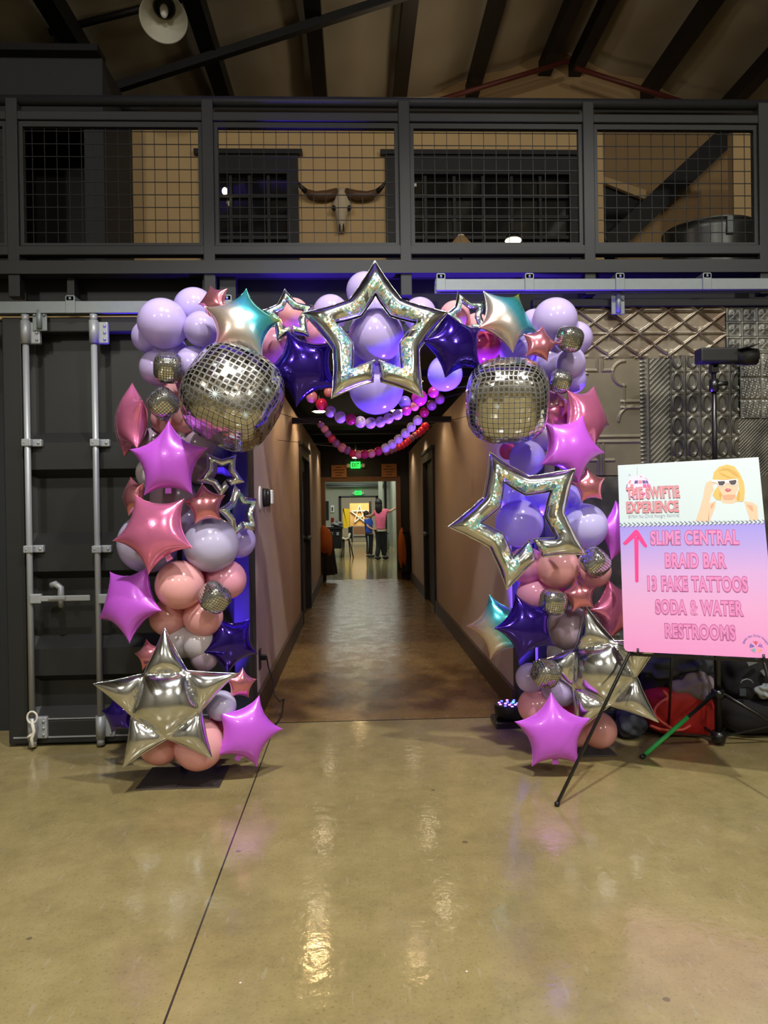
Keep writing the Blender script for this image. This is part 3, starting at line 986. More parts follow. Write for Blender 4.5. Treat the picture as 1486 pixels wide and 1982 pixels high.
# beige strip seen between track and door
struct('trim_16', MB().box((at(-40, 610, YF - .03).x, YF - 0.03, at(200, 617, YF - .03).z), (at(300, 610, YF - .03).x, YF, at(200, 604, YF - .03).z)), M['beige'])

# ---------------------------------------------------------------- pressed tin sliding door on the second track
tin = bpy.data.objects.new('door_4', None)
COL.objects.link(tin)
tin['kind'] = 'structure'
tin['label'] = 'sliding door patched with pressed tin ceiling tiles in a dark steel frame'
tin['category'] = 'door'
YT = 4.50
tx0, tx1 = at(1035, 900, YT).x, at(1560, 900, YT).x
tz1, tz0 = at(1300, 577, YT).z, 0.03
fr = MB()
fh = at(1300, 577, YT).z - at(1300, 592, YT).z
fr.box((tx0, YT, tz1 - fh), (tx1, YT + 0.06, tz1), 0.004).box((tx0, YT, tz0), (tx1, YT + 0.06, tz0 + 0.06), 0.004)
fr.box((tx0, YT, tz0 + 0.06), (tx0 + 0.06, YT + 0.06, tz1 - fh), 0.004).box((tx1 - 0.06, YT, tz0 + 0.06), (tx1, YT + 0.06, tz1 - fh), 0.004)
fr.build('door_frame', M['charcoal'], tin)
MB().box((tx0 + 0.05, YT + 0.04, tz0 + 0.05), (tx1 - 0.05, YT + 0.055, tz1 - fh + 0.01)).build('backing_board', M['black'], tin)
hanger(1195, 590, YT - 0.02, zt2, tin)


def tin_mat(name, a, b, rough=0.34, metal=0.7, scale=6):
    m, nt, bs = new_mat(name)
    tc = nt.nodes.new('ShaderNodeTexCoord')
    n = nt.nodes.new('ShaderNodeTexNoise')
    n.inputs['Scale'].default_value = scale
    n.inputs['Detail'].default_value = 6
    nt.links.new(tc.outputs['Object'], n.inputs['Vector'])
    nt.links.new(ramp(nt, n.outputs['Fac'], [(0.36, s2l(a)), (0.62, s2l(b))]), bs.inputs['Base Color'])
    bs.inputs['Metallic'].default_value = metal
    bs.inputs['Roughness'].default_value = rough
    return m


M['tinA'] = tin_mat('brown weathered tin', (88, 74, 60), (130, 122, 108))
M['tinB'] = tin_mat('silver weathered tin', (84, 86, 86), (136, 136, 130))
M['tinC'] = tin_mat('putty painted tin', (96, 90, 74), (116, 108, 90), 0.4, 0.35, 3)
M['tinD'] = tin_mat('grey weathered tin', (70, 70, 67), (112, 110, 102), 0.36)


def tin_panel(px0, py0, px1, py1, fn, m, nx, ny, dep=0.0):
    a, b = at(px0, (py0 + py1) / 2, YT).x, at(px1, (py0 + py1) / 2, YT).x
    zt_, zb_ = at((px0 + px1) / 2, py0, YT).z, at((px0 + px1) / 2, py1, YT).z
    v, fc = [], []
    for j in range(ny + 1):
        for i in range(nx + 1):
            px = px0 + (px1 - px0) * i / nx
            py = py0 + (py1 - py0) * j / ny
            h = fn(px, py)
            v.append((a + (b - a) * i / nx, YT + 0.028 - dep - h, zt_ + (zb_ - zt_) * j / ny))
    for j in range(ny):
        for i in range(nx):
            k = j * (nx + 1) + i
            fc.append((k, k + nx + 1, k + nx + 2, k + 1))
    link_mesh('tin_tile', v, fc, m, tin, smooth=True)


def ridge(d, w):
    return max(0.0, 1 - abs(d) / w)


def f_dia(px, py):
    u, w_ = (px - 1180) / 58.0, (py - 600) / 44.0
    p_, q_ = (u + w_) % 1.0, (u - w_) % 1.0
    h = max(ridge(min(p_, 1 - p_), 0.09), ridge(min(q_, 1 - q_), 0.09)) * 0.011
    h = max(h, ridge((py - 601), 2.2) * 0.009, ridge((py - 644), 2.2) * 0.009)
    cu, cv = (u + 0.5) % 1.0 - 0.5, (w_ - 0.5) % 1.0 - 0.5
    if py > 632:
        h += 0.008 * max(0, 1 - math.hypot(cu * 3, cv * 3)) * (0.5 + 0.5 * math.cos(6 * math.atan2(cv, cu)))
    return h


def f_flo(px, py):
    u, w_ = (px - 1410) / 29.0 % 1.0 - 0.5, (py - 592) / 29.0 % 1.0 - 0.5
    r = math.hypot(u, w_)
    h = 0.010 * max(0, 1 - r * 2.6) * (0.55 + 0.45 * math.cos(4 * math.atan2(w_, u)))
    return h + 0.007 * ridge(max(abs(u), abs(w_)) - 0.44, 0.06)


def f_big(px, py):
    h = 0.0
    for y in (777, 789, 845, 855):
        if px > 1205 or y > 840:
            h = max(h, 0.011 * ridge(py - y, 3.2))
    for (cx, cy, rr) in ((1228, 815, 28), (1213, 722, 24), (1140, 752, 30)):
        d = math.hypot(px - cx, py - cy)
        if px < cx + 2 and (py < cy + 2 or cy < 760):
            h = max(h, 0.011 * ridge(d - rr, 3.0))
    for x in (1159, 1169):
        if py < 718 or py > 858:
            h = max(h, 0.010 * ridge(px - x, 2.6))
    for y in (716, 891):
        if abs(px - 1164) > 7 and abs(px - 1164) < 27:
            h = max(h, 0.010 * ridge(py - y, 3))
    h = max(h, 0.009 * ridge(px - 1211, 2.6) if 742 < py < 790 else 0)
    return h


def f_hat(px, py):
    u = (px + py) / 10.5 % 1.0
    h = 0.003 * ridge(min(u, 1 - u), 0.22)
    if px < 1254:
        h = 0.009 * max(0, math.cos(py * 0.8)) * max(0, 1 - abs(px - 1247) / 6)
    if 1254 < px < 1262:
        h = 0.007 * ridge(px - 1258, 3)
    return h + 0.002 * math.sin(px * 2.1) * math.sin(py * 2.3)


def f_oval(px, py):
    u, w_ = (px - 1300) / 29.0 % 1.0 - 0.5, (py - 672) / 43.0 % 1.0 - 0.5
    d = math.hypot(u * 2.9, w_ * 2.3)
    h = 0.012 * ridge(d - 0.85, 0.24)
    h = max(h, 0.011 * ridge(abs(u) - 0.47, 0.07))
    return max(h, 0.006 * ridge(abs(w_) - 0.46, 0.05))


def f_rock(px, py):
    u, w_ = (px - 1437) / 41.0 % 1.0 - 0.5, (py - 688) / 42.0 % 1.0 - 0.5
    e = max(abs(u), abs(w_))
    h = 0.008 if e < 0.45 else 0.0
    return h + (0.005 * math.sin(px * 0.9 + 2 * math.sin(py * 0.5)) * math.sin(py * 0.8 + px * 0.3) if e < 0.42 else 0)


def f_fine(px, py):
    u = (px + py) / 6.5 % 1.0
    return 0.003 * ridge(min(u, 1 - u), 0.3)


tin_panel(1052, 592, 1408, 692, f_dia, M['tinA'], 260, 74)
tin_panel(1408, 592, 1546, 686, f_flo, M['tinB'], 110, 76)
tin_panel(1052, 692, 1242, 920, f_big, M['tinC'], 130, 160)
tin_panel(1242, 692, 1300, 920, f_hat, M['tinD'], 58, 200)
tin_panel(1300, 686, 1434, 920, f_oval, M['tinD'], 110, 150)
tin_panel(1434, 686, 1546, 808, f_rock, M['tinB'], 80, 86, 0.004)
tin_panel(1434, 808, 1546, 920, f_fine, M['tinD'], 130, 110)
tin_panel(1052, 920, 1546, 1180, f_fine, M['tinD'], 240, 120)
tin_panel(1052, 1180, 1546, 1398, f_flo, M['tinB'], 200, 90)

# ---------------------------------------------------------------- balloon shapes
def star_poly(rho, soft, n_edge, tip_round=0.0):
    """outline from the bottom notch counter-clockwise; soft = edges bow inward in one arc between tips"""
    pts = []
    for k in range(5):
        a0 = R(270 + 72 * k)
        a1 = R(270 + 72 * k + 36)
        a2 = R(270 + 72 * k + 72)
        T = np.array([math.cos(a1), math.sin(a1)])
        if soft:
            # quadratic bow between neighbouring tips, half of it before and half after this tip
            def bow(t, am):
                A = np.array([math.cos(am - R(36)), math.sin(am - R(36))])
                B = np.array([math.cos(am + R(36)), math.sin(am + R(36))])
                C_ = rho * np.array([math.cos(am), math.sin(am)])
                return A * (1 - t) ** 2 + C_ * 2 * t * (1 - t) + B * t * t
            for i in range(n_edge):
                pts.append(bow(0.5 + 0.5 * i / n_edge, a0))
            for i in range(n_edge):
                pts.append(bow(0.5 * i / n_edge, a2))
        else:
            N0 = rho * np.array([math.cos(a0), math.sin(a0)])
            N2 = rho * np.array([math.cos(a2), math.sin(a2)])
            for i in range(n_edge):
                t = i / n_edge
                p = N0 * (1 - t) + T * t
                pts.append(p * (1 - 0.02 * math.sin(math.pi * t)))
            for i in range(n_edge):
                t = i / n_edge
                p = T * (1 - t) + N2 * t
                pts.append(p * (1 - 0.02 * math.sin(math.pi * t)))
    return np.array(pts)


def inside(poly, X, Z):
    ins = np.zeros(X.shape, bool)
    n = len(poly)
    for i in range(n):
        x1, z1 = poly[i]
        x2, z2 = poly[(i + 1) % n]
        if z1 == z2:
            continue
        c_ = ((z1 > Z) != (z2 > Z)) & (X < (x2 - x1) * (Z - z1) / (z2 - z1) + x1)
        ins ^= c_
    return ins


GN = 221
_ax = np.linspace(-1.08, 1.08, GN)
GX, GZ = np.meshgrid(_ax, _ax)


def membrane(mask, fixed=None, fval=0.0, its=420):
    h = _ax[1] - _ax[0]
    phi = np.zeros(mask.shape)
    ii, jj = np.indices(mask.shape)
    w = 1.95
    act = mask.copy()
    if fixed is not None:
        phi[fixed & mask] = fval
        act &= ~fixed
    cols = [act & ((ii + jj) % 2 == k) for k in (0, 1)]
    for _ in range(its):
        for c_ in cols:
            nb = np.zeros_like(phi)
            nb[1:-1, 1:-1] = phi[:-2, 1:-1] + phi[2:, 1:-1] + phi[1:-1, :-2] + phi[1:-1, 2:]
            new = 0.25 * (nb + h * h)
            phi[c_] += w * (new[c_] - phi[c_])
    return phi


def sample(phi, P):
    g = (P + 1.08) / (2.16) * (GN - 1)
    x = np.clip(g[:, 0], 0, GN - 1.001)
    z = np.clip(g[:, 1], 0, GN - 1.001)
    i, j = x.astype(int), z.astype(int)
    fx, fz = x - i, z - j
    return phi[j, i] * (1 - fx) * (1 - fz) + phi[j, i + 1] * fx * (1 - fz) + phi[j + 1, i] * (1 - fx) * fz + phi[j + 1, i + 1] * fx * fz


P_SOFT = star_poly(0.46, True, 14)
P_SHARP = star_poly(0.49, False, 14)
P_RING = star_poly(0.59, False, 14)
RIN = 0.56
GAP = 0.045
phi_soft = membrane(inside(P_SOFT, GX, GZ))
_pent = np.zeros(GX.shape, bool)
for k in range(5):
    a = 0.49 * 0.97 * np.array([math.cos(R(270 + 72 * k)), math.sin(R(270 + 72 * k))])
    b = 0.49 * 0.97 * np.array([math.cos(R(342 + 72 * k)), math.sin(R(342 + 72 * k))])
    ab = b - a
    t = np.clip(((GX - a[0]) * ab[0] + (GZ - a[1]) * ab[1]) / (ab @ ab), 0, 1)
    d = np.hypot(GX - a[0] - t * ab[0], GZ - a[1] - t * ab[1])
    _pent |= d < 0.012
phi_sharp = membrane(inside(P_SHARP, GX, GZ), _pent, 0.0025)
_mr = inside(P_RING, GX, GZ) & ~inside(P_RING * RIN, GX, GZ) & ~((np.abs(GX) < GAP) & (GZ < 0))
phi_ring = membrane(_mr)
STYLE = {'soft': (P_SOFT, phi_soft, 0.36), 'sharp': (P_SHARP, phi_sharp, 0.27), 'ring': (P_RING, phi_ring, 0.155)}


def smooth_noise(n, k, rs):
    a = rs.rand(n) - 0.5
    for _ in range(k):
        a = (np.roll(a, 1) + a * 2 + np.roll(a, -1)) / 4
    return a / (np.abs(a).max() + 1e-6)


def star_mesh(style, rad, rot, m, seed, gl=None, thick=1.0):
    poly, phi, th = STYLE[style]
    rs = np.random.RandomState(seed)
    th = th * thick
    pm = phi.max()
    ca, sa = math.cos(R(rot)), math.sin(R(rot))
    n = len(poly)
    wr = smooth_noise(n, 1, rs)
    verts, faces, fm = [], [], []

    def put(p, y):
        verts.append((rad * (p[0] * ca - p[1] * sa), rad * y, rad * (p[0] * sa + p[1] * ca)))
        return len(verts) - 1
    if style != 'ring':
        S = [1.0, 0.985, 0.96, 0.92, 0.87, 0.8, 0.72, 0.63, 0.53, 0.43, 0.33, 0.22, 0.11]
        if style == 'sharp':
            S = [1.0, 0.985] + [float(x) for x in np.linspace(0.965, 0.05, 27)]
        rows = {}
        for sgn in (-1, 1):
            rr = []
            for si, s in enumerate(S):
                P = poly * s
                if si == 0:
                    if sgn == 1:
                        rr.append(rows[-1][0])
                        continue
                    hh = np.zeros(n)
                else:
                    hh = th * np.sqrt(np.maximum(sample(phi, P), 0) / pm)
                    hh = hh * (1 + 0.10 * wr * s ** 10) + 0.004
                rr.append([put(P[i], sgn * hh[i]) for i in range(n)])
            h0 = th * math.sqrt(max(sample(phi, np.zeros((1, 2)))[0], 0) / pm) + 0.004
            cen = put((0, 0), sgn * h0)
            rows[sgn] = rr
            for a in range(len(S) - 1):
                for i in range(n):
                    q = (rr[a][i], rr[a][(i + 1) % n], rr[a + 1][(i + 1) % n], rr[a + 1][i])
                    faces.append(q if sgn < 0 else q[::-1])
                    fm.append(0)
            for i in range(n):
                q = (rr[-1][i], rr[-1][(i + 1) % n], cen)
                faces.append(q if sgn < 0 else q[::-1])
                fm.append(0)
        rim = rows[-1][0]
        fl = [put(poly[i] * (1 + 0.022 + 0.008 * wr[i]), 0.003 * wr[i]) for i in range(n)]
        for i in range(n):
            faces.append((rim[i], fl[i], fl[(i + 1) % n], rim[(i + 1) % n]))
            fm.append(0)
    else:
        pts = np.vstack([poly, poly[:1]])
        # open the ring at the bottom notch
        e = poly[1] - poly[0]
        pts[0] = poly[0] + e / abs(e[0]) * GAP
        e = poly[-1] - poly[0]
        pts[-1] = poly[0] + e / abs(e[0]) * GAP
        inn = np.vstack([poly, poly[:1]]) * RIN
        inn[0] = [GAP, inn[0][1] * 1.0]
        inn[-1] = [-GAP, inn[-1][1] * 1.0]
        k = len(pts)
        T = [0, 0.02, 0.06, 0.13, 0.22, 0.33, 0.44, 0.56, 0.67, 0.78, 0.87, 0.94, 0.98, 1.0]
        wr = smooth_noise(k, 1, rs)
        patch = smooth_noise(k, 6, rs)
        first = {}
        for sgn in (-1, 1):
            rr = []
            for t in T:
                P = pts * (1 - t) + inn * t
                if t in (0, 1.0):
                    if sgn == 1:
                        rr.append(first[t])
                        continue
                    row = [put(P[i], 0) for i in range(k)]
                    first[t] = row
                    rr.append(row)
                    continue
                hh = th * np.sqrt(np.maximum(sample(phi, P), 0) / pm) * (1 + 0.09 * wr * (abs(t - 0.5) * 2) ** 3) + 0.002
                hh[0] = hh[-1] = 0.002
                rr.append([put(P[i], sgn * hh[i]) for i in range(k)])
            for a in range(len(T) - 1):
                for i in range(k - 1):
                    q = (rr[a][i], rr[a][i + 1], rr[a + 1][i + 1], rr[a + 1][i])
                    faces.append(q if sgn < 0 else q[::-1])
                    g_ = 1 if (gl and sgn < 0 and 0.40 < T[a] < 0.9 and (patch[i] > gl or T[a] < 0.5 and patch[i] > gl - 0.25)) else 0
                    fm.append(g_)
        for row, s_ in ((first[0], 1.03), (first[1.0], 0.955)):
            base = pts if s_ > 1 else inn
            fl = [put(base[i] * (s_ + 0.01 * wr[i]), 0.002 * wr[i]) for i in range(k)]
            for i in range(k - 1):
                faces.append((row[i], fl[i], fl[i + 1], row[i + 1]))
                fm.append(0)
    return verts, faces, fm


YAL, YAR, YAC = 3.86, 3.96, 3.93
FLAT = Euler((0, 0, 0))


def star(label, px, py, rpx, Y, rot, yaw, pitch, m, style='soft', group='star foil balloons on the arch', gl=None, tab=False, thick=1.0, seed=[0]):
    seed[0] += 1
    rad = rpx * Y / F
    v, fcs, fm = star_mesh(style, rad, rot, m, seed[0] * 17 + 3, gl, thick)
    mats = [m, M['glitter']] if style == 'ring' else [m]
    nm = 'ring_star_balloon' if style == 'ring' else 'star_balloon'
    o = link_mesh(nm, v, fcs, None, None, True, mats, fm)
    o.location = at(px, py, Y)
    o.rotation_euler = (Matrix.Rotation(R(yaw), 3, 'Z') @ Matrix.Rotation(R(-pitch), 3, 'X')).to_euler()
    tag(o, label, 'balloon', group)
    if tab:
        a = R(270 + rot)
        rr = rad * (0.63 if style == 'soft' else 0.47)
        t = MB()
        d = Vector((math.cos(a), 0, math.sin(a)))
        q = Vector((-d.z, 0, d.x))
        w = rad * 0.07
        for s0, s1 in ((0.0, 0.16),):
            p0, p1 = d * (rr - rad * 0.05), d * (rr + rad * s1)
            t.add([p0 - q * w + Vector((0, -.002, 0)), p0 + q * w + Vector((0, -.002, 0)), p1 + q * w * 1.1 + Vector((0, -.002, 0)), p1 - q * w * 1.1 + Vector((0, -.002, 0)),
                   p0 - q * w + Vector((0, .002, 0)), p0 + q * w + Vector((0, .002, 0)), p1 + q * w * 1.1 + Vector((0, .002, 0)), p1 - q * w * 1.1 + Vector((0, .002, 0))],
                  [(3, 2, 1, 0), (4, 5, 6, 7), (0, 1, 5, 4), (1, 2, 6, 5), (2, 3, 7, 6), (3, 0, 4, 7)])
        t.build('filler_neck', m, o)
    return o


def disco(label, px, py, wpx, Y, ex, ey, ez, big, hs=1.0, bursts=()):
    n = 13 * 2 if big else 22
    rad = wpx / 2 * Y / F
    verts, faces, fm, uvs = [], [], [], []
    ax = [((1, 0, 0), (0, 1, 0), (0, 0, 1)), ((-1, 0, 0), (0, -1, 0), (0, 0, 1)), ((0, 1, 0), (-1, 0, 0), (0, 0, 1)), ((0, -1, 0), (1, 0, 0), (0, 0, 1)), ((0, 0, 1), (1, 0, 0), (0, 1, 0)), ((0, 0, -1), (1, 0, 0), (0, -1, 0))]
    key = {}

    def pos(c_):
        k = 2.9
        a = np.abs(np.array(c_))
        s = (a ** k).sum() ** (-1 / k)
        p = np.array(c_) * s
        return p
    for fi, (N_, U_, V_) in enumerate(ax):
        N_, U_, V_ = np.array(N_, float), np.array(U_, float), np.array(V_, float)
        idx = {}
        for j in range(n + 1):
            for i in range(n + 1):
                u, w_ = -1 + 2 * i / n, -1 + 2 * j / n
                c_ = N_ + U_ * math.tan(u * math.pi / 4) + V_ * math.tan(w_ * math.pi / 4)
                p = pos(c_)
                e = max(abs(u), abs(w_))
                p = p * (1 - 0.028 * max(0, (e - 0.86) / 0.14) * (0.6 + 0.4 * math.sin(40 * (u + 2 * w_) + fi)))
                kk = tuple(np.round(p / np.abs(p).max(), 4)) if e > 0.999 else None
                if kk is not None and kk in key:
                    idx[i, j] = key[kk]
                    continue
                verts.append(p * rad * 0.93)
                idx[i, j] = len(verts) - 1
                if kk is not None:
                    key[kk] = idx[i, j]
        for j in range(n):
            for i in range(n):
                faces.append((idx[i, j], idx[i + 1, j], idx[i + 1, j + 1], idx[i, j + 1]))
                fm.append(0)
                for (a, b) in ((i, j), (i + 1, j), (i + 1, j + 1), (i, j + 1)):
                    uvs.append((a / n + fi * 3, b / n + fi * 5))
    rot = (Matrix.Rotation(R(ez), 3, 'Z') @ Matrix.Rotation(R(ex), 3, 'X') @ Matrix.Rotation(R(ey), 3, 'Y'))
    cpos = at(px, py, Y)
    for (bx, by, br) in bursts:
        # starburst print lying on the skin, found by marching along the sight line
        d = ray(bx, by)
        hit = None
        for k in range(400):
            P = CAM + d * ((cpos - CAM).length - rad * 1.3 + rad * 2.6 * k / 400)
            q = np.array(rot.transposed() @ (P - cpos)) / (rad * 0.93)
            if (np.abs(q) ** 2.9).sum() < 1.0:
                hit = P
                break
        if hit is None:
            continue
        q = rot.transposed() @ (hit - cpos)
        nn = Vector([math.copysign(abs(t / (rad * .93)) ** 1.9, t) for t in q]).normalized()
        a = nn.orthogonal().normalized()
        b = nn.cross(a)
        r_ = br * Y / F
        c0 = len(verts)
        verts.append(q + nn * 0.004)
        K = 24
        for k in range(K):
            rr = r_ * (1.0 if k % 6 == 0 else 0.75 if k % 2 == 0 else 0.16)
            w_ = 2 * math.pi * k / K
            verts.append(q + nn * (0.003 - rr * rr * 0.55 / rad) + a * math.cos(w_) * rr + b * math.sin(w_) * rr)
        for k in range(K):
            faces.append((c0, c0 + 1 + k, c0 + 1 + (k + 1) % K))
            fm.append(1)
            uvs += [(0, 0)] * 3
    o = link_mesh('disco_ball_balloon', verts, faces, None, None, True, [M['disco_b'] if big else M['disco_s'], M['burst']], fm, uvs)
    o.location = cpos
    o.rotation_euler = rot.to_euler()
    o.scale = (1, 1, hs)
    return tag(o, label, 'balloon', 'mirror ball foil balloons on the arch')


# one latex balloon mesh per colour, slightly pear shaped
def latex_mesh(m):
    mb = MB()
    mb.ell((0, 0, 0), (1, 1, 1), 36, 22, lambda d: 1.0 + (0.10 * max(0, -d.z) ** 2.2) - 0.02 * abs(d.z))
    mb.lathe([(0.055, -1.06), (0.03, -1.10), (0.05, -1.14), (0.07, -1.15)], n=10)
    o = mb.build('latex_balloon', m)
    me = o.data
    bpy.data.objects.remove(o)
    return me


LM = {}


def latex_b(label, px, py, rpx, Y, key, knot=(0, 1, 0), sq=1.0):
    if key not in LM:
        LM[key] = latex_mesh(M[key])
    o = bpy.data.objects.new('latex_balloon', LM[key])
    COL.objects.link(o)
    r_ = rpx * Y / F
    o.location = at(px, py, Y)
    o.scale = (r_, r_, r_ * sq)
    o.rotation_euler = Vector(knot).to_track_quat('-Z', 'Y').to_euler()
    return tag(o, label, 'balloon', 'latex balloons on the arch')


# ---------------------------------------------------------------- arch frame
fr = thing('balloon_arch_frame', 'black tube frame carrying the balloon arch on two flat steel base plates', 'frame')
aL, aR = at(345, 1450, YAL), at(1095, 1450, YAR)
zt_ = at(728, 640, YAC).z
pl = MB().box((at(270, 1505, 3.75).x, 3.67, 0), (at(348, 1505, 3.75).x, 3.98, 0.007), 0.002)
part('base_plate', pl, M['plate'], fr)
part('base_plate', MB().box((at(350, 1505, 3.75).x, 3.67, 0), (at(430, 1505, 3.75).x, 3.98, 0.007), 0.002), M['plate'], fr)
part('base_plate', MB().box((at(1050, 1475, 4.0).x, 3.96, 0), (at(1190, 1475, 4.0).x, 4.28, 0.007), 0.002), M['plate'], fr)
pts = [(aL.x, YAL + 0.1, 0.007), (aL.x, YAL + 0.1, zt_ - 0.35)]
for k in range(1, 12):
    t = math.pi * k / 12
    pts.append(((aL.x + aR.x) / 2 - (aR.x - aL.x) / 2 * math.cos(t), YAL + 0.1 + 0.1 * k / 12, zt_ - 0.35 + 0.35 * math.sin(t)))
pts += [(aR.x, YAR + 0.1, zt_ - 0.35), (aR.x, YAR + 0.1, 0.007)]
part('arch_tube', MB().tube(pts, 0.014, 10), M['black'], fr)

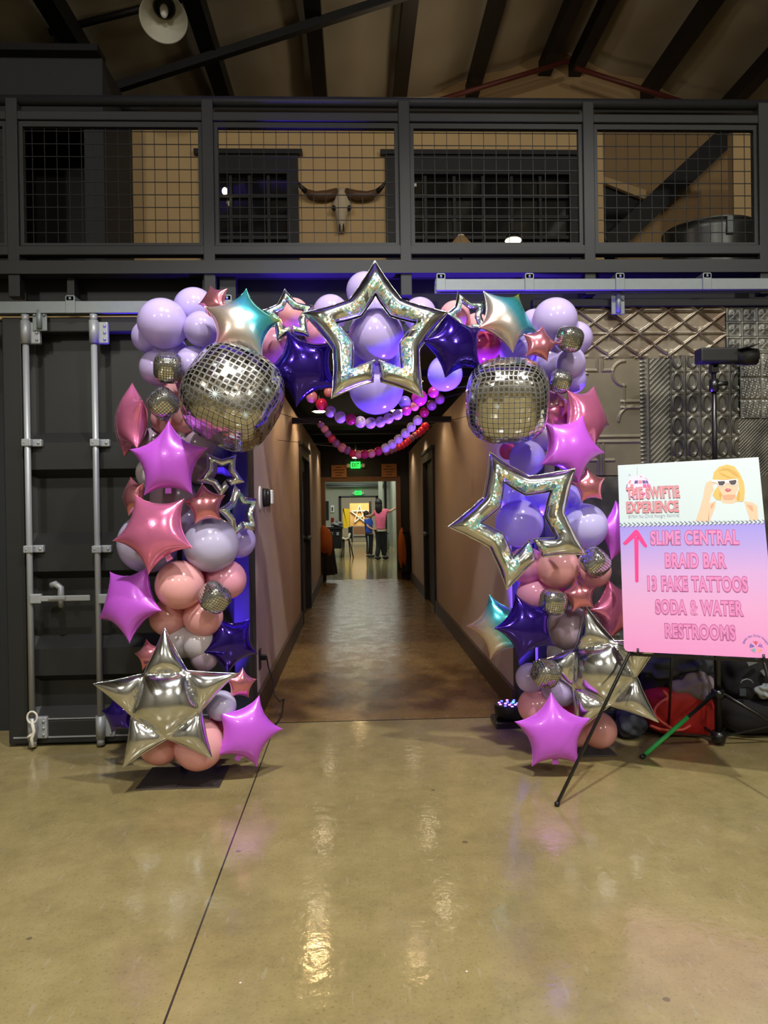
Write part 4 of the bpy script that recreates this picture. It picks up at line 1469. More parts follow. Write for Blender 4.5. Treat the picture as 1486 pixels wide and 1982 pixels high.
# ---------------------------------------------------------------- latex balloons
L, Rr, Cc = YAL, YAR, YAC
up_, dn, bk = (0, 0.4, -1), (0, 0.3, 1), (0, 1, 0)
LB = [
    ('big lavender balloon on the outer shoulder above the container door', 314, 625, 47, L - .12, 'lav', (0.5, .6, -.6)),
    ('lavender balloon peeking up behind the small rose star, over the container door', 376, 597, 40, L + .05, 'lav', (0, .6, -.6)),
    ('smaller lavender balloon under the small rose star, above the mirror ball', 390, 637, 34, L - .14, 'lav', bk),
    ('lavender balloon half hidden on the outermost edge over the lock rods', 286, 652, 31, L, 'lav', (1, .3, 0)),
    ('lavender balloon in the shade under the big shoulder balloon', 330, 684, 34, L, 'lav', bk),
    ('lavender balloon tucked behind the boxy little mirror ball, outer edge', 304, 712, 34, L - .03, 'lav', (1, .5, 0)),
    ('lavender balloon between the boxy little mirror ball and the large mirror ball', 374, 707, 36, L - .08, 'lav', bk),
    ('lavender balloon squeezed between iridescent star and large mirror ball', 428, 688, 38, L + .06, 'lav', bk),
    ('dusty pink balloon behind the upper two little mirror balls', 344, 757, 30, L + .02, 'blush', bk),
    ('salmon balloon directly under the round little mirror ball', 322, 812, 30, L + .0, 'blush', bk),
    ('salmon balloon pressed against the large mirror ball, over the orchid star', 360, 812, 30, L - .02, 'blush', bk),
    ('mauve pale balloon under the large mirror ball beside the orchid star tip', 386, 862, 30, L - .02, 'clear', bk),
    ('small white balloon peeping over the shoulder of the top orchid star', 349, 848, 22, L + .0, 'white_l', bk),
    ('mauve balloon in shade between rose foil and the top orchid star', 298, 858, 30, L + .03, 'clear', bk),
    ('white balloon peeping out beside the orchid star over the container door', 298, 916, 34, L + .02, 'white_l', bk),
    ('frosted mauve balloon between the orchid star and the rose pink star', 335, 964, 44, L - .02, 'clear', bk),
    ('mauve balloon behind the right edge of the top orchid star', 388, 905, 32, L + .02, 'clear', bk),
    ('lilac balloon behind the small rose gold star near the clear ring stars', 378, 1005, 42, L + .04, 'lav', bk),
    ('big pale lilac balloon under the small rose gold star', 408, 1055, 53, L - .10, 'pale', (0, .7, .6)),
    ('big pale lilac balloon behind the large rose pink star', 286, 1052, 57, L + .02, 'pale', (0, .7, .6)),
    ('lilac balloon glowing blue beside the corridor edge', 462, 1047, 33, L + .14, 'lav', (-1, .2, 0)),
    ('big salmon balloon at the middle of the container side leg', 348, 1132, 47, L - .14, 'blush', bk),
    ('pink balloon behind the little mirror ball of the container side leg', 439, 1122, 38, L - .02, 'pinkl', (-1, .5, 0)),
    ('hot pink balloon deep between the salmon and the pale lilac ones', 404, 1110, 32, L + .08, 'hot', bk),
    ('salmon balloon under the big salmon one, beside the lower orchid star', 326, 1195, 36, L - .02, 'blush', bk),
    ('salmon balloon under the little mirror ball with a bright lit wedge', 393, 1194, 38, L - .06, 'blush', bk),
    ('pale white balloon behind the tip of the large silver star', 350, 1240, 34, L + .0, 'white_l', bk),
    ('pale white balloon between silver star tip and deep blue star', 386, 1243, 36, L - .02, 'white_l', bk),
    ('frosted small balloon over the arm of the large silver star', 395, 1272, 27, L - .03, 'clear', bk),
    ('pale lilac balloon between the silver star and the base orchid star', 428, 1366, 29, L - .08, 'pale', bk),
    ('salmon balloon under the middle of the large silver star on the plate', 310, 1440, 40, L - .08, 'blush', (0, .5, 1)),
    ('big salmon balloon resting at the base plate under the large silver star', 385, 1443, 48, L - .12, 'blush', (0, .5, 1)),
    ('hot pink balloon in the shade beside the base orchid star', 428, 1403, 26, L + .04, 'hot', bk),
    # crown
    ('round lavender balloon in the middle of the large ring star', 728, 650, 53, Cc - .14, 'lav', bk),
    ('purple lit balloon hanging under the gap of the large ring star', 728, 750, 53, Cc - .02, 'lav', (0, .3, 1)),
    ('lavender balloon peeking over the upper edge of the large ring star', 706, 562, 36, Cc + .06, 'lav', (0, .3, -1)),
    ('lavender balloon showing above the ring star beside a small glitter star', 640, 604, 34, Cc + .04, 'lav', (0, .3, -1)),
    ('lavender balloon behind the far arm of the large ring star', 812, 607, 32, Cc + .06, 'lav', (0, .3, -1)),
    ('lavender balloon filling the upper hole of the large ring star', 728, 598, 40, Cc + .08, 'lav', bk),
    ('lavender balloon filling the ring star hole towards the deep blue star with long tips', 684, 690, 38, Cc + .06, 'lav', bk),
    ('lavender balloon filling the ring star hole towards the tin door', 774, 690, 38, Cc + .06, 'lav', bk),
    ('salmon balloon seen through the small glitter ring star near the teal iridescent star', 568, 607, 30, Cc + .02, 'blush', bk),
    ('pink balloon between the small glitter ring star and the large ring star', 618, 643, 30, Cc + .04, 'pinkl', bk),
    ('pink balloon glowing violet above the large mirror ball on the container side', 532, 668, 34, Cc + .0, 'pinkl', bk),
    ('hot pink balloon squeezed against the large mirror ball near a deep blue star', 516, 696, 28, Cc + .06, 'hot', bk),
    ('salmon balloon seen through the partly hidden glitter ring star', 880, 612, 30, Cc + .02, 'blush', bk),
    ('hot pink balloon beside the deep blue star above the sign side mirror ball', 934, 668, 36, Cc + .06, 'hot', bk),
    ('coral balloon between the glitter ring star and the iridescent star', 922, 632, 26, Cc + .08, 'blush', bk),
    ('violet lit balloon hanging under the deep blue star by the corridor wall', 861, 724, 34, Cc + .06, 'lav', (0, .3, 1)),
    # sign side
    ('big lavender balloon topping the arch shoulder before the tin door', 1074, 620, 44, Rr - .06, 'lav', (-.4, .6, -.6)),
    ('lavender balloon behind the iridescent star tip', 1034, 628, 30, Rr + .06, 'lav', bk),
    ('lavender balloon on the outer edge behind the topmost little mirror ball', 1114, 655, 33, Rr, 'lav', (-1, .4, 0)),
    ('lavender balloon under the topmost little mirror ball before the tin door', 1100, 703, 34, Rr - .02, 'lav', (-1, .4, 0)),
    ('lavender balloon low on the outer edge, above the rose pink star', 1108, 735, 27, Rr + .03, 'lav', (-1, .4, 0)),
    ('lavender balloon behind the small rose gold star over the mirror ball', 1066, 700, 36, Rr + .03, 'lav', bk),
    ('lavender balloon between iridescent star and the sign side mirror ball', 1002, 672, 38, Rr + .02, 'lav', bk),
    ('dusty pink balloon behind the mirror ball and the big rose pink star', 1064, 792, 36, Rr + .06, 'blush', bk),
    ('mauve balloon between the mirror ball and the tall orchid star', 1056, 842, 32, Rr + .06, 'clear', bk),
    ('lilac balloon under the sign side mirror ball, above the ring star', 1020, 887, 35, Rr + .02, 'lav', bk),
    ('small hot pink balloon behind the top tip of the sign side ring star', 983, 873, 17, Rr + .08, 'hot', bk),
    ('round lilac balloon seen through the sign side ring star', 1005, 1013, 47, Rr - .04, 'lav', bk),
    ('violet balloon deep inside the upper part of the sign side ring star', 990, 958, 30, Rr + .10, 'lav', bk),
    ('lilac balloon behind the inner edge of the sign side ring star', 1052, 962, 36, Rr + .06, 'lav', bk),
    ('lilac balloon behind the small rose gold star near the sign', 1096, 968, 32, Rr + .06, 'lav', bk),
    ('big pale lilac balloon beside the sign, under the small rose gold star', 1131, 1019, 45, Rr - .06, 'pale', (-.3, .8, .3)),
    ('pink balloon under the lower tip of the sign side ring star', 1018, 1094, 36, Rr - .01, 'pinkl', (1, .5, 0)),
    ('salmon balloon at the middle under the sign side ring star', 1078, 1097, 43, Rr - .08, 'blush', bk),
    ('salmon balloon under the round little mirror ball beside the sign', 1150, 1105, 33, Rr - .04, 'blush', bk),
    ('violet pink balloon above the deep blue star of the sign side leg', 1033, 1150, 34, Rr - .01, 'pinkl', (1, .5, 0)),
    ('hot pink balloon hidden between the salmon ones and the lower little mirror ball', 1068, 1150, 30, Rr + .08, 'hot', bk),
    ('mauve balloon behind the boxy mirror ball and the deep blue star', 1062, 1187, 36, Rr + .02, 'clear', bk),
    ('frosted mauve balloon between the deep blue star and the silver star', 1103, 1217, 46, Rr + .0, 'clear', bk),
    ('white lit balloon under the deep blue star tip', 1086, 1265, 28, Rr + .02, 'white_l', bk),
    ('violet balloon beside the blue uplight, behind the lowest little mirror ball', 1026, 1312, 29, Rr - .0, 'lav', (1, .4, 0)),
    ('lilac balloon under the lowest little mirror ball', 1082, 1332, 36, Rr - .04, 'lav', bk),
    ('light pink balloon behind the base orchid star next to the blue uplight', 1036, 1367, 35, Rr + .0, 'pinkl', (1, .4, 0)),
    ('hot pink balloon in shade between base orchid star and silver star', 1092, 1388, 28, Rr + .04, 'hot', bk),
    ('dusty pink balloon at the foot of the sign side leg', 1159, 1414, 35, Rr + .05, 'blush', (-.3, .4, 1)),
    ('dusty pink balloon on the plate behind the easel leg and base orchid star', 1118, 1420, 26, Rr + .08, 'blush', (0, .4, 1)),
]
for (lb, px, py, r_, Y, k, kn) in LB:
    latex_b(lb, px, py, r_, Y, k, kn)

# ---------------------------------------------------------------- foil stars
star('small rose gold star at the container side shoulder, partly behind the iridescent star', 414, 583, 36, L - .18, 20, -25, 10, M['rosegold'])
star('iridescent teal and bronze star above the container side mirror ball', 468, 628, 76, L - .26, -8, 12, 14, M['irid'])
star('small glitter ring star next to the teal and bronze iridescent star', 560, 613, 54, Cc - .2, 8, 10, 5, M['silver'], 'ring', gl=-0.5)
star('deep violet blue star between container side mirror ball and large ring star', 588, 712, 76, Cc - .22, 24, 6, -4, M['navy'])
star('large silver glitter ring star crowning the middle of the arch', 728, 650, 146, Cc - .3, 0, 0, 4, M['silver'], 'ring', gl=-0.12)
star('deep violet blue star between the large ring star and the sign side mirror ball', 880, 668, 72, Cc - .24, 15, 20, 6, M['navy'])
star('small glitter ring star partly hidden by the deep violet blue star', 904, 612, 50, Cc - .1, 20, 15, 5, M['silver'], 'ring', gl=-0.5)
star('iridescent teal star with a yellow tip before the track end', 980, 618, 70, Rr - .2, -34, 22, 14, M['irid'])
star('small rose gold star above the sign side mirror ball', 1044, 666, 38, Rr - .22, -14, 5, 8, M['rosegold'])
star('rose pink star seen edge on against the black container door', 254, 815, 76, L - .08, 6, -58, 4, M['rose'])
star('top orchid star of the container side leg, upright', 326, 893, 78, L - .26, 0, -4, 4, M['orchid'], tab=True)
star('small rose gold star poking out towards the lock rod', 258, 960, 40, L - .1, 20, -40, 6, M['rosegold'])
star('large rose pink star tilted over a pale lilac balloon', 299, 1028, 82, L - .28, 30, -6, 8, M['rose'], tab=True)
star('small rose gold star beside the clear ring stars', 397, 977, 42, L - .22, 8, 6, 8, M['rosegold'])
star('small clear silver ring star under the container side mirror ball', 428, 917, 46, L - .1, 34, 14, 0, M['silver'], 'ring', gl=0.6)
star('narrow glitter ring star turned towards the corridor', 464, 992, 54, L - .04, 12, 52, 0, M['silver'], 'ring', gl=-0.6)
star('lower orchid star reaching out over the lock rod', 250, 1165, 78, L - .14, 44, -24, 10, M['orchid'])
star('tiny rose gold star above the arm of the large silver star', 288, 1268, 31, L - .12, 14, -15, 8, M['rosegold'])
star('large faceted silver star at the foot of the container side leg', 322, 1358, 140, L - .24, 2, 4, 8, M['silver'], 'sharp')
star('deep violet blue star on the corridor side above the silver star', 446, 1245, 60, L - .02, 28, 30, 0, M['navy'])
star('small rose gold star behind the arm tip of the silver star', 466, 1324, 32, L - .06, -8, 25, 0, M['rosegold'])
star('orchid star on the floor at the corridor mouth', 478, 1416, 70, L - .1, -22, 22, 4, M['orchid'], tab=True)
star('deep violet blue star peeping out behind the silver star at the container door', 230, 1384, 40, L + .08, 10, -20, 0, M['navy'])
# sign side
star('large rose pink star turned to the tin door', 1134, 808, 72, Rr - .08, -26, 34, 4, M['rose'])
star('rose pink star tucked between the mirror ball and the larger rose pink star', 1082, 800, 44, Rr + .0, 10, 10, 0, M['rose'])
star('tall orchid star overlapping the rose pink star', 1104, 866, 72, Rr - .22, -26, 10, 6, M['orchid'])
star('large glitter ring star leaning on the sign side leg', 1008, 1003, 140, Rr - .3, 24, -8, 2, M['silver'], 'ring', gl=-0.05)
star('small rose gold star above a pale lilac balloon by the sign', 1140, 940, 37, Rr - .2, 6, 6, 6, M['rosegold'])
star('orchid star half hidden behind the sign', 1202, 1028, 62, Rr - .02, 12, 20, 0, M['orchid'])
star('small iridescent star partly behind the deep blue star at the corridor', 968, 1214, 66, Rr - .1, 18, -20, 0, M['irid'])
star('deep violet blue star on the corridor side of the sign side leg', 1020, 1213, 68, Rr - .24, 18, 8, 6, M['navy'])
star('small rose gold star between the two lower little mirror balls', 1122, 1152, 36, Rr - .18, 10, -6, 8, M['rosegold'])
star('rose pink star right against the sign edge', 1192, 1180, 64, Rr - .06, 14, 20, 4, M['rose'])
star('large faceted silver star leaning behind the easel leg', 1164, 1300, 134, Rr - .2, 14, -26, 4, M['silver'], 'sharp')
star('orchid star on the floor at the foot of the sign side leg', 1071, 1418, 77, Rr - .28, 2, -4, 4, M['orchid'], tab=True)

# ---------------------------------------------------------------- mirror balls
disco('large mirror ball balloon on the container side of the arch', 450, 770, 196, L - .32, -22, 30, 10, True, 0.97, ((415, 764, 17), (474, 805, 14), (517, 755, 12), (415, 706, 8)))
disco('large mirror ball balloon on the sign side of the arch', 982, 775, 172, Rr - .30, 22, 2, -14, True, 1.0, ((915, 768, 12), (938, 708, 10), (963, 788, 9)))
disco('boxy little mirror ball balloon high on the container side, lit on top', 326, 712, 60, L - .22, 30, 4, 10, False)
disco('round little mirror ball balloon beside the rose pink edge on star', 316, 781, 60, L - .2, 25, 45, 20, False)
disco('little mirror ball balloon hanging beside the big salmon balloon', 415, 1156, 60, L - .24, 30, 30, 30, False)
disco('topmost little mirror ball balloon before the pressed tin door', 1101, 656, 54, Rr - .2, 25, 6, 16, False)
disco('little mirror ball balloon half hidden behind the sign side large one', 1084, 738, 48, Rr - .12, 25, 20, -20, False)
disco('round little mirror ball balloon on the salmon balloon by the sign', 1151, 1088, 58, Rr - .22, 35, 30, 25, False)
disco('boxy little mirror ball balloon above the deep blue star', 1070, 1165, 54, Rr - .22, 10, 6, 10, False)
disco('lowest little mirror ball balloon beside the silver star', 1056, 1303, 56, Rr - .2, 28, 12, 12, False)

# ---------------------------------------------------------------- bead garlands
M['bead_w'] = latex('white bead latex', (226, 200, 196))
M['bead_r'] = latex('red bead latex', (236, 44, 66))
M['bead_c'] = latex('crimson bead latex', (200, 30, 80))
M['bead_p'] = latex('peach bead latex', (244, 150, 122))
M['bead_m'] = latex('mauve bead latex', (170, 100, 122))
M['bead_v'] = latex('violet-lit bead latex', (170, 140, 230))  # violet glow of the uplight painted into the bead colour
M['bead_k'] = latex('violet-lit pink bead latex', (226, 70, 170))  # pink beads with the uplight's violet mixed into their colour


def glyph(kind, s):
    """thin drawn letter, as tube strokes in the bead's front plane"""
    if kind == 'D':
        pts = [(-.4, -.6), (-.4, .6), (.1, .55), (.42, .25), (.42, -.25), (.1, -.55), (-.4, -.6)]
    else:
        pts = [(-.5, 0), (-.25, .5), (.25, .5), (.5, 0), (.25, -.5), (-.25, -.5), (-.5, 0)]
    return [(p[0] * s, 0, p[1] * s) for p in pts]


def garland(label, Y, rows):
    t = thing('bead_garland', label, 'garland', at(700, 800, Y))
    cs = []
    for (zx, zy, zr, k, gl) in rows:
        px, py, r_ = 560 + zx * .2019, 740 + zy * .2019, zr * .2019
        c_ = at(px, py, Y)
        cs.append(c_)
        rr = r_ * Y / F
        b = MB().ell(c_ - t.location, (rr, rr, rr * 1.04), 24, 14)
        o = b.build('bead_balloon', M[k], t)
        if gl:
            p = [Vector(q) + c_ - t.location + Vector((rr * 0.3, -rr * 0.93, rr * 0.22)) for q in glyph(gl, rr * 0.42)]
            MB().tube(p, rr * 0.035, 6).build('letter', M['ink'], o)
    cs = [Vector(c_) for c_ in cs]
    if cs[0].x > cs[-1].x:
        cs.reverse()
    cs = [Vector((CL, Y, cs[0].z + 0.12))] + cs + [Vector((CR, Y, cs[-1].z + 0.1))]
    MB().tube([c_ - t.location for c_ in cs], 0.002, 6).build('string', M['cable'], t)


garland('upper swag of white letter beads with crimson and salmon ends under the ring star', 4.45, [
    (375, 95, 44, 'bead_p', None), (215, 140, 54, 'bead_p', None), (308, 212, 56, 'bead_r', None), (395, 282, 53, 'bead_w', 'D'), (488, 335, 56, 'bead_w', 'O'), (590, 355, 52, 'bead_c', None),
    (680, 380, 55, 'bead_w', 'D'), (778, 390, 53, 'bead_w', 'O'), (870, 380, 51, 'bead_w', 'D'), (950, 346, 50, 'bead_w', 'O'), (1035, 310, 50, 'bead_w', 'D'),
    (1122, 272, 46, 'bead_k', None), (1200, 230, 44, 'bead_p', None), (1245, 150, 76, 'bead_k', None), (1105, 192, 60, 'bead_v', None), (1380, 95, 52, 'bead_k', None)])
garland('lower swag of red, peach and mauve beads rising to white beads over the corridor', 5.6, [
    (1440, 160, 48, 'bead_m', None), (1362, 220, 48, 'bead_m', None), (1292, 290, 45, 'bead_c', None), (1228, 364, 46, 'bead_w', 'D'), (1168, 430, 45, 'bead_w', 'O'), (1110, 488, 45, 'bead_w', 'D'), (1045, 545, 43, 'bead_w', 'D'),
    (984, 594, 43, 'bead_w', 'O'), (920, 630, 43, 'bead_w', None), (852, 660, 41, 'bead_c', None), (785, 682, 41, 'bead_p', None), (720, 690, 43, 'bead_c', None), (660, 692, 39, 'bead_p', None), (607, 682, 37, 'bead_r', None),
    (555, 652, 38, 'bead_m', None), (505, 627, 43, 'bead_p', None), (450, 586, 38, 'bead_m', None), (408, 543, 38, 'bead_r', None), (370, 495, 35, 'bead_m', None), (338, 449, 36, 'bead_p', None), (303, 408, 32, 'bead_m', None)])
garland('short swag of red and mauve beads ending at the corridor wall bracket', 6.4, [
    (1300, 425, 40, 'bead_r', None), (1268, 462, 38, 'bead_r', None), (1240, 488, 36, 'bead_r', None), (1205, 510, 34, 'bead_m', None), (1170, 535, 34, 'bead_m', None), (1140, 562, 34, 'bead_r', None), (1112, 585, 34, 'bead_r', None),
    (1078, 608, 33, 'bead_r', None), (1048, 622, 30, 'bead_r', None), (1010, 640, 30, 'bead_m', None), (975, 655, 30, 'bead_m', None), (930, 672, 28, 'bead_m', None)])

# ---------------------------------------------------------------- the sign on its easel
QP = [(1195.3, 900.7), (1467.7, 884.8), (1504.5, 1275.0), (1207.5, 1260.5)]
_d = [np.array(ray(*q)) for q in QP]
# depths that make the four corners a parallelogram
A_ = np.stack([_d[0], -_d[1], _d[2]], 1)
_t = np.linalg.solve(A_, _d[3])          # t0*d0 - t1*d1 + t2*d2 = d3
_k = 3.62 / _d[3][1]
S_TL, S_TR, S_BR, S_BL = (Vector(_d[0] * _t[0] * _k) + CAM, Vector(_d[1] * _t[1] * _k) + CAM, Vector(_d[2] * _t[2] * _k) + CAM, Vector(_d[3] * _k) + CAM)
su, sv = (S_BR - S_BL), (S_TL - S_BL)
SW_, SH_ = su.length, sv.length
print('SIGN', SW_, SH_, S_TL, S_TR, S_BR, S_BL, su.normalized().dot(sv.normalized()))
su.normalize()
sv.normalize()
sn = su.cross(sv).normalized()
if sn.y > 0:
    sn = -sn


def S(px, py):
    """photo point -> metres on the board (along the bottom, up the side)"""
    d = ray(px, py)
    t = (S_BL - CAM).dot(sn) / d.dot(sn)
    q = CAM + d * t - S_BL
    m_ = np.array([[su.dot(su), su.dot(sv)], [su.dot(sv), sv.dot(sv)]])
    r_ = np.linalg.solve(m_, np.array([q.dot(su), q.dot(sv)]))
    return r_


def SZ(zx, zy):
    return S(1180 + zx * .2119, 870 + zy * .2119)


def SP(zx, zy):
    return S(1340 + zx * .09825, 880 + zy * .09825)


def B3(u, v, lay):
    return S_BL + su * float(u) + sv * float(v) + sn * lay


sign = thing('event_sign', 'pink and white board sign with an arrow and lettering, on the easel', 'sign')
mm, nt, bs = new_mat('printed board face')
tc = nt.nodes.new('ShaderNodeTexCoord')
uvn = nt.nodes.new('ShaderNodeUVMap')
sx = nt.nodes.new('ShaderNodeSeparateXYZ')
nt.links.new(uvn.outputs[0], sx.inputs[0])
vline = SZ(700, 690)[1] / SH_
grad = ramp(nt, sx.outputs[1], [(0.0, s2l((224, 140, 196))), (vline * 0.35, s2l((218, 156, 202))), (vline * 0.62, s2l((202, 158, 212))), (vline * 0.86, s2l((164, 146, 218))), (vline, s2l((146, 136, 222)))])
mx = nt.nodes.new('ShaderNodeMix')
mx.data_type = 'RGBA'
nt.links.new(mnode(nt, 'GREATER_THAN', sx.outputs[1], vline), mx.inputs[0])
nt.links.new(grad, mx.inputs[6])
mx.inputs[7].default_value = (*s2l((192, 208, 213)), 1)
nt.links.new(mx.outputs[2], bs.inputs['Base Color'])
bs.inputs['Roughness'].default_value = 0.45
# board with rounded lower corners
rc = 0.02
ol = [(rc * (1 - math.cos(a)), rc * (1 - math.sin(a))) for a in [R(x) for x in (90, 67, 45, 22, 0)]][::-1]
ol = [(rc, 0)] and [(0, SH_), (0, rc), (rc * .3, rc * .3), (rc, 0), (SW_ - rc, 0), (SW_ - rc * .3, rc * .3), (SW_, rc), (SW_, SH_)]
n = len(ol)
v = [B3(u, w_, 0) for u, w_ in ol] + [B3(u, w_, -0.006) for u, w_ in ol]
fcs = [tuple(range(n)), tuple(reversed(range(n, 2 * n)))] + [(i, i + n, (i + 1) % n + n, (i + 1) % n) for i in range(n)]
uvs = [(u / SW_, w_ / SH_) for u, w_ in ol] + [(u / SW_, w_ / SH_) for u, w_ in reversed(ol)]
for i in range(n):
    for k in (i, i, (i + 1) % n, (i + 1) % n):
        uvs.append((ol[k][0] / SW_, ol[k][1] / SH_))
link_mesh('board', v, fcs, mm, sign, uvs=uvs)


def flat(name, polys, m, lay, parent=sign, conv=SZ, raw=False):
    v, fcs = [], []
    for p in polys:
        n0 = len(v)
        v += [B3(*(q if raw else conv(*q)), lay) for q in p]
        k = len(p)
        # front cap plus a thin skirt so the print has body
        v += [B3(*(q if raw else conv(*q)), lay - 0.0004) for q in p]
        fcs.append(tuple(range(n0, n0 + k)))
        for i in range(k):
            fcs.append((n0 + i, n0 + k + i, n0 + k + (i + 1) % k, n0 + (i + 1) % k))
    return link_mesh(name, v, fcs, m, parent)


INKS = {k: mat('print ' + k, c, 0.5) for k, c in {
    'pink': (216, 128, 186), 'dkpink': (176, 72, 140), 'rose': (214, 130, 140), 'dkrose': (150, 84, 100), 'arrow': (230, 34, 132), 'slate': (72, 72, 118), 'grey': (150, 160, 176),
    'hair': (206, 172, 84), 'hairdk': (196, 150, 60), 'skin': (216, 184, 154), 'skindk': (204, 152, 118), 'frame': (244, 220, 220), 'lens': (42, 32, 44), 'lip': (176, 56, 84), 'lipin': (232, 150, 160),
    'shirt': (196, 212, 218), 'violet': (84, 62, 140), 'mag': (216, 80, 150), 'ballpink': (244, 206, 232), 'purple': (150, 92, 190), 'blue': (70, 84, 176), 'red': (206, 60, 80), 'teal': (110, 170, 170), 'peach': (240, 160, 130), 'letterblue': (120, 96, 190)}.items()}


def text_mesh(body, offset, shear=0.0, spacing=1.0):
    cu = bpy.data.curves.new('t', 'FONT')
    cu.body = body
    cu.size = 1
    cu.offset = offset
    cu.resolution_u = 5
    cu.shear = shear
    cu.space_character = spacing
    o = bpy.data.objects.new('t', cu)
    COL.objects.link(o)
    dg = bpy.context.evaluated_depsgraph_get()
    dg.update()
    me = o.evaluated_get(dg).to_mesh()
    V = [(p.co.x, p.co.y) for p in me.vertices]
    Fc = [tuple(p.vertices) for p in me.polygons]
    o.evaluated_get(dg).to_mesh_clear()
    bpy.data.objects.remove(o)
    bpy.data.curves.remove(cu)
    return V, Fc


def lettering(body, bl, br, tl, fill, line, off=(0.032, 0.074), lay=0.0015, conv=SZ, name='lettering', spacing=1.12, drop=0.0):
    p0, p1, p2 = (np.array(conv(*q)) for q in (bl, br, tl))
    Vf, Ff = text_mesh(body, off[0], 0, spacing)
    xs, ys = [q[0] for q in Vf], [q[1] for q in Vf]
    X0, X1, Y0, Y1 = min(xs), max(xs), min(ys), max(ys)

    def place(V, l, d=0.0):
        out = []
        for (x, y) in V:
            a, b = (x - X0) / (X1 - X0), (y - Y0) / (Y1 - Y0)
            q = p0 + (p1 - p0) * a + (p2 - p0) * (b - d)
            out.append(B3(q[0], q[1], l))
        return out
    root = link_mesh(name, place(Vf, lay + 0.0008), Ff, fill, sign)
    if line is not None:
        Vo, Fo = text_mesh(body, off[1], 0, spacing)
        link_mesh('letter_outline', place(Vo, lay, drop), Fo, line, root)
    return root


IP, ID = INKS['pink'], INKS['dkpink']
lettering('SLIME CENTRAL', (375, 872), (1180, 868), (372, 746), IP, ID)
lettering('BRAID BAR', (508, 1080), (1063, 1083), (504, 950), IP, ID)
lettering('13 FAKE TATTOOS', (348, 1290), (1262, 1303), (343, 1158), IP, ID)
lettering('SODA & WATER', (420, 1502), (1218, 1522), (415, 1372), IP, ID)
lettering('RESTROOMS', (508, 1720), (1150, 1745), (502, 1590), IP, ID)
lettering('THE SWIFTIE', (160, 457), (640, 440), (150, 352), INKS['rose'], INKS['dkrose'], (0.03, 0.06), 0.003)
lettering('EXPERIENCE', (156, 582), (630, 572), (152, 482), INKS['rose'], INKS['dkrose'], (0.03, 0.06), 0.003)
lettering('BVNH No Child Hungry Karnival', (172, 640), (636, 624), (170, 598), INKS['grey'], None, (0.0, 0.0), 0.001)
# hanging mirror ball print behind the heading
polys = {'ballpink': [], 'mag': [], 'violet': [], 'rose': []}
cx, cy, rr = 262, 350, 112
flat('ball_print', [[(cx + rr * math.cos(R(a)), cy + rr * math.sin(R(a))) for a in range(0, 360, 12)][::-1]], INKS['ballpink'], 0.0006)
rs = random.Random(3)
cells = {'mag': [], 'violet': [], 'rose': []}
for j in range(-4, 5):
    t0_, t1_ = j * 20, j * 20 + 17
    if t1_ > 88:
        continue
    for i in range(-4, 4):
        q = rs.random()
        k = 'mag' if q < 0.22 else 'violet' if q < 0.40 else 'rose' if q < 0.55 else None
        if not k:
            continue
        a0, a1 = i * 22, i * 22 + 19
        cells[k].append([(cx + rr * math.sin(R(a)) * math.cos(R(b)), cy - rr * math.sin(R(b))) for (a, b) in ((a0, t0_), (a0, t1_), (a1, t1_), (a1, t0_))])
for k, ps in cells.items():
    flat('ball_facets', ps, INKS[k], 0.0012)
flat('ball_cord', [[(247, 160), (247, 240), (251, 240), (251, 160)]], INKS['grey'], 0.0006)
flat('sparkle', [[(180, 220), (176, 230), (166, 233), (176, 237), (180, 248), (184, 237), (194, 233), (184, 230)]], INKS['grey'], 0.0006)
# arrow
flat('arrow', [[(222, 800), (232, 1205), (248, 1216), (262, 1205), (262, 800)], [(118, 858), (134, 872), (152, 868), (242, 790), (242, 732), (228, 736)], [(242, 732), (242, 790), (304, 880), (328, 898), (342, 884), (338, 872), (262, 745)]], INKS['arrow'], 0.0012)
# stitched chevrons along the join
ch = []
for i in range(34):
    x = 96 + i * 39.5
    y = 690 - i * 0.86
    for s in (1, -1):
        ch.append([(x - 8, y - 24 * s), (x + 22, y), (x + 22, y + 6 * s), (x - 8, y - 15 * s)])
flat('chevron_row', ch, INKS['slate'], 0.0012)
# picture of a blonde woman in sunglasses
pic = flat('portrait_print', [
    [(60, 1310), (150, 1040), (205, 850), (240, 640), (265, 560), (370, 500), (480, 520), (480, 560), (395, 600), (420, 690), (370, 780), (340, 900), (330, 1050), (320, 1320)],
    [(500, 520), (500, 620), (560, 740), (575, 800), (560, 900), (600, 960), (760, 975), (880, 930), (840, 800), (900, 660), (900, 480), (700, 420)],
    [(1020, 920), (1180, 940), (1280, 1020), (1295, 1290), (1130, 1300), (1100, 1180), (1030, 1020)],
    [(340, 960), (460, 910), (440, 1060), (380, 1200), (330, 1330), (300, 1330)]], INKS['skin'], 0.0006, conv=SP)
flat('hair_print', [
    [(395, 480), (420, 350), (520, 240), (680, 195), (820, 230), (930, 370), (1010, 550), (1030, 720), (1015, 900), (980, 940), (880, 930), (850, 850), (920, 680), (900, 480), (800, 470), (680, 490), (500, 495), (420, 520)],
    [(500, 620), (420, 730), (400, 800), (470, 885), (560, 900), (580, 790)]], INKS['hair'], 0.0012, pic, SP)
flat('hair_streaks', [[(490, 330), (600, 265), (720, 270), (860, 350), (930, 450), (820, 400), (700, 310), (580, 310)], [(520, 340), (640, 400), (790, 465), (700, 455), (580, 410)], [(540, 720), (575, 790), (550, 880), (520, 800)], [(900, 700), (930, 760), (920, 900), (880, 900)]], INKS['hairdk'], 0.0018, pic, SP)
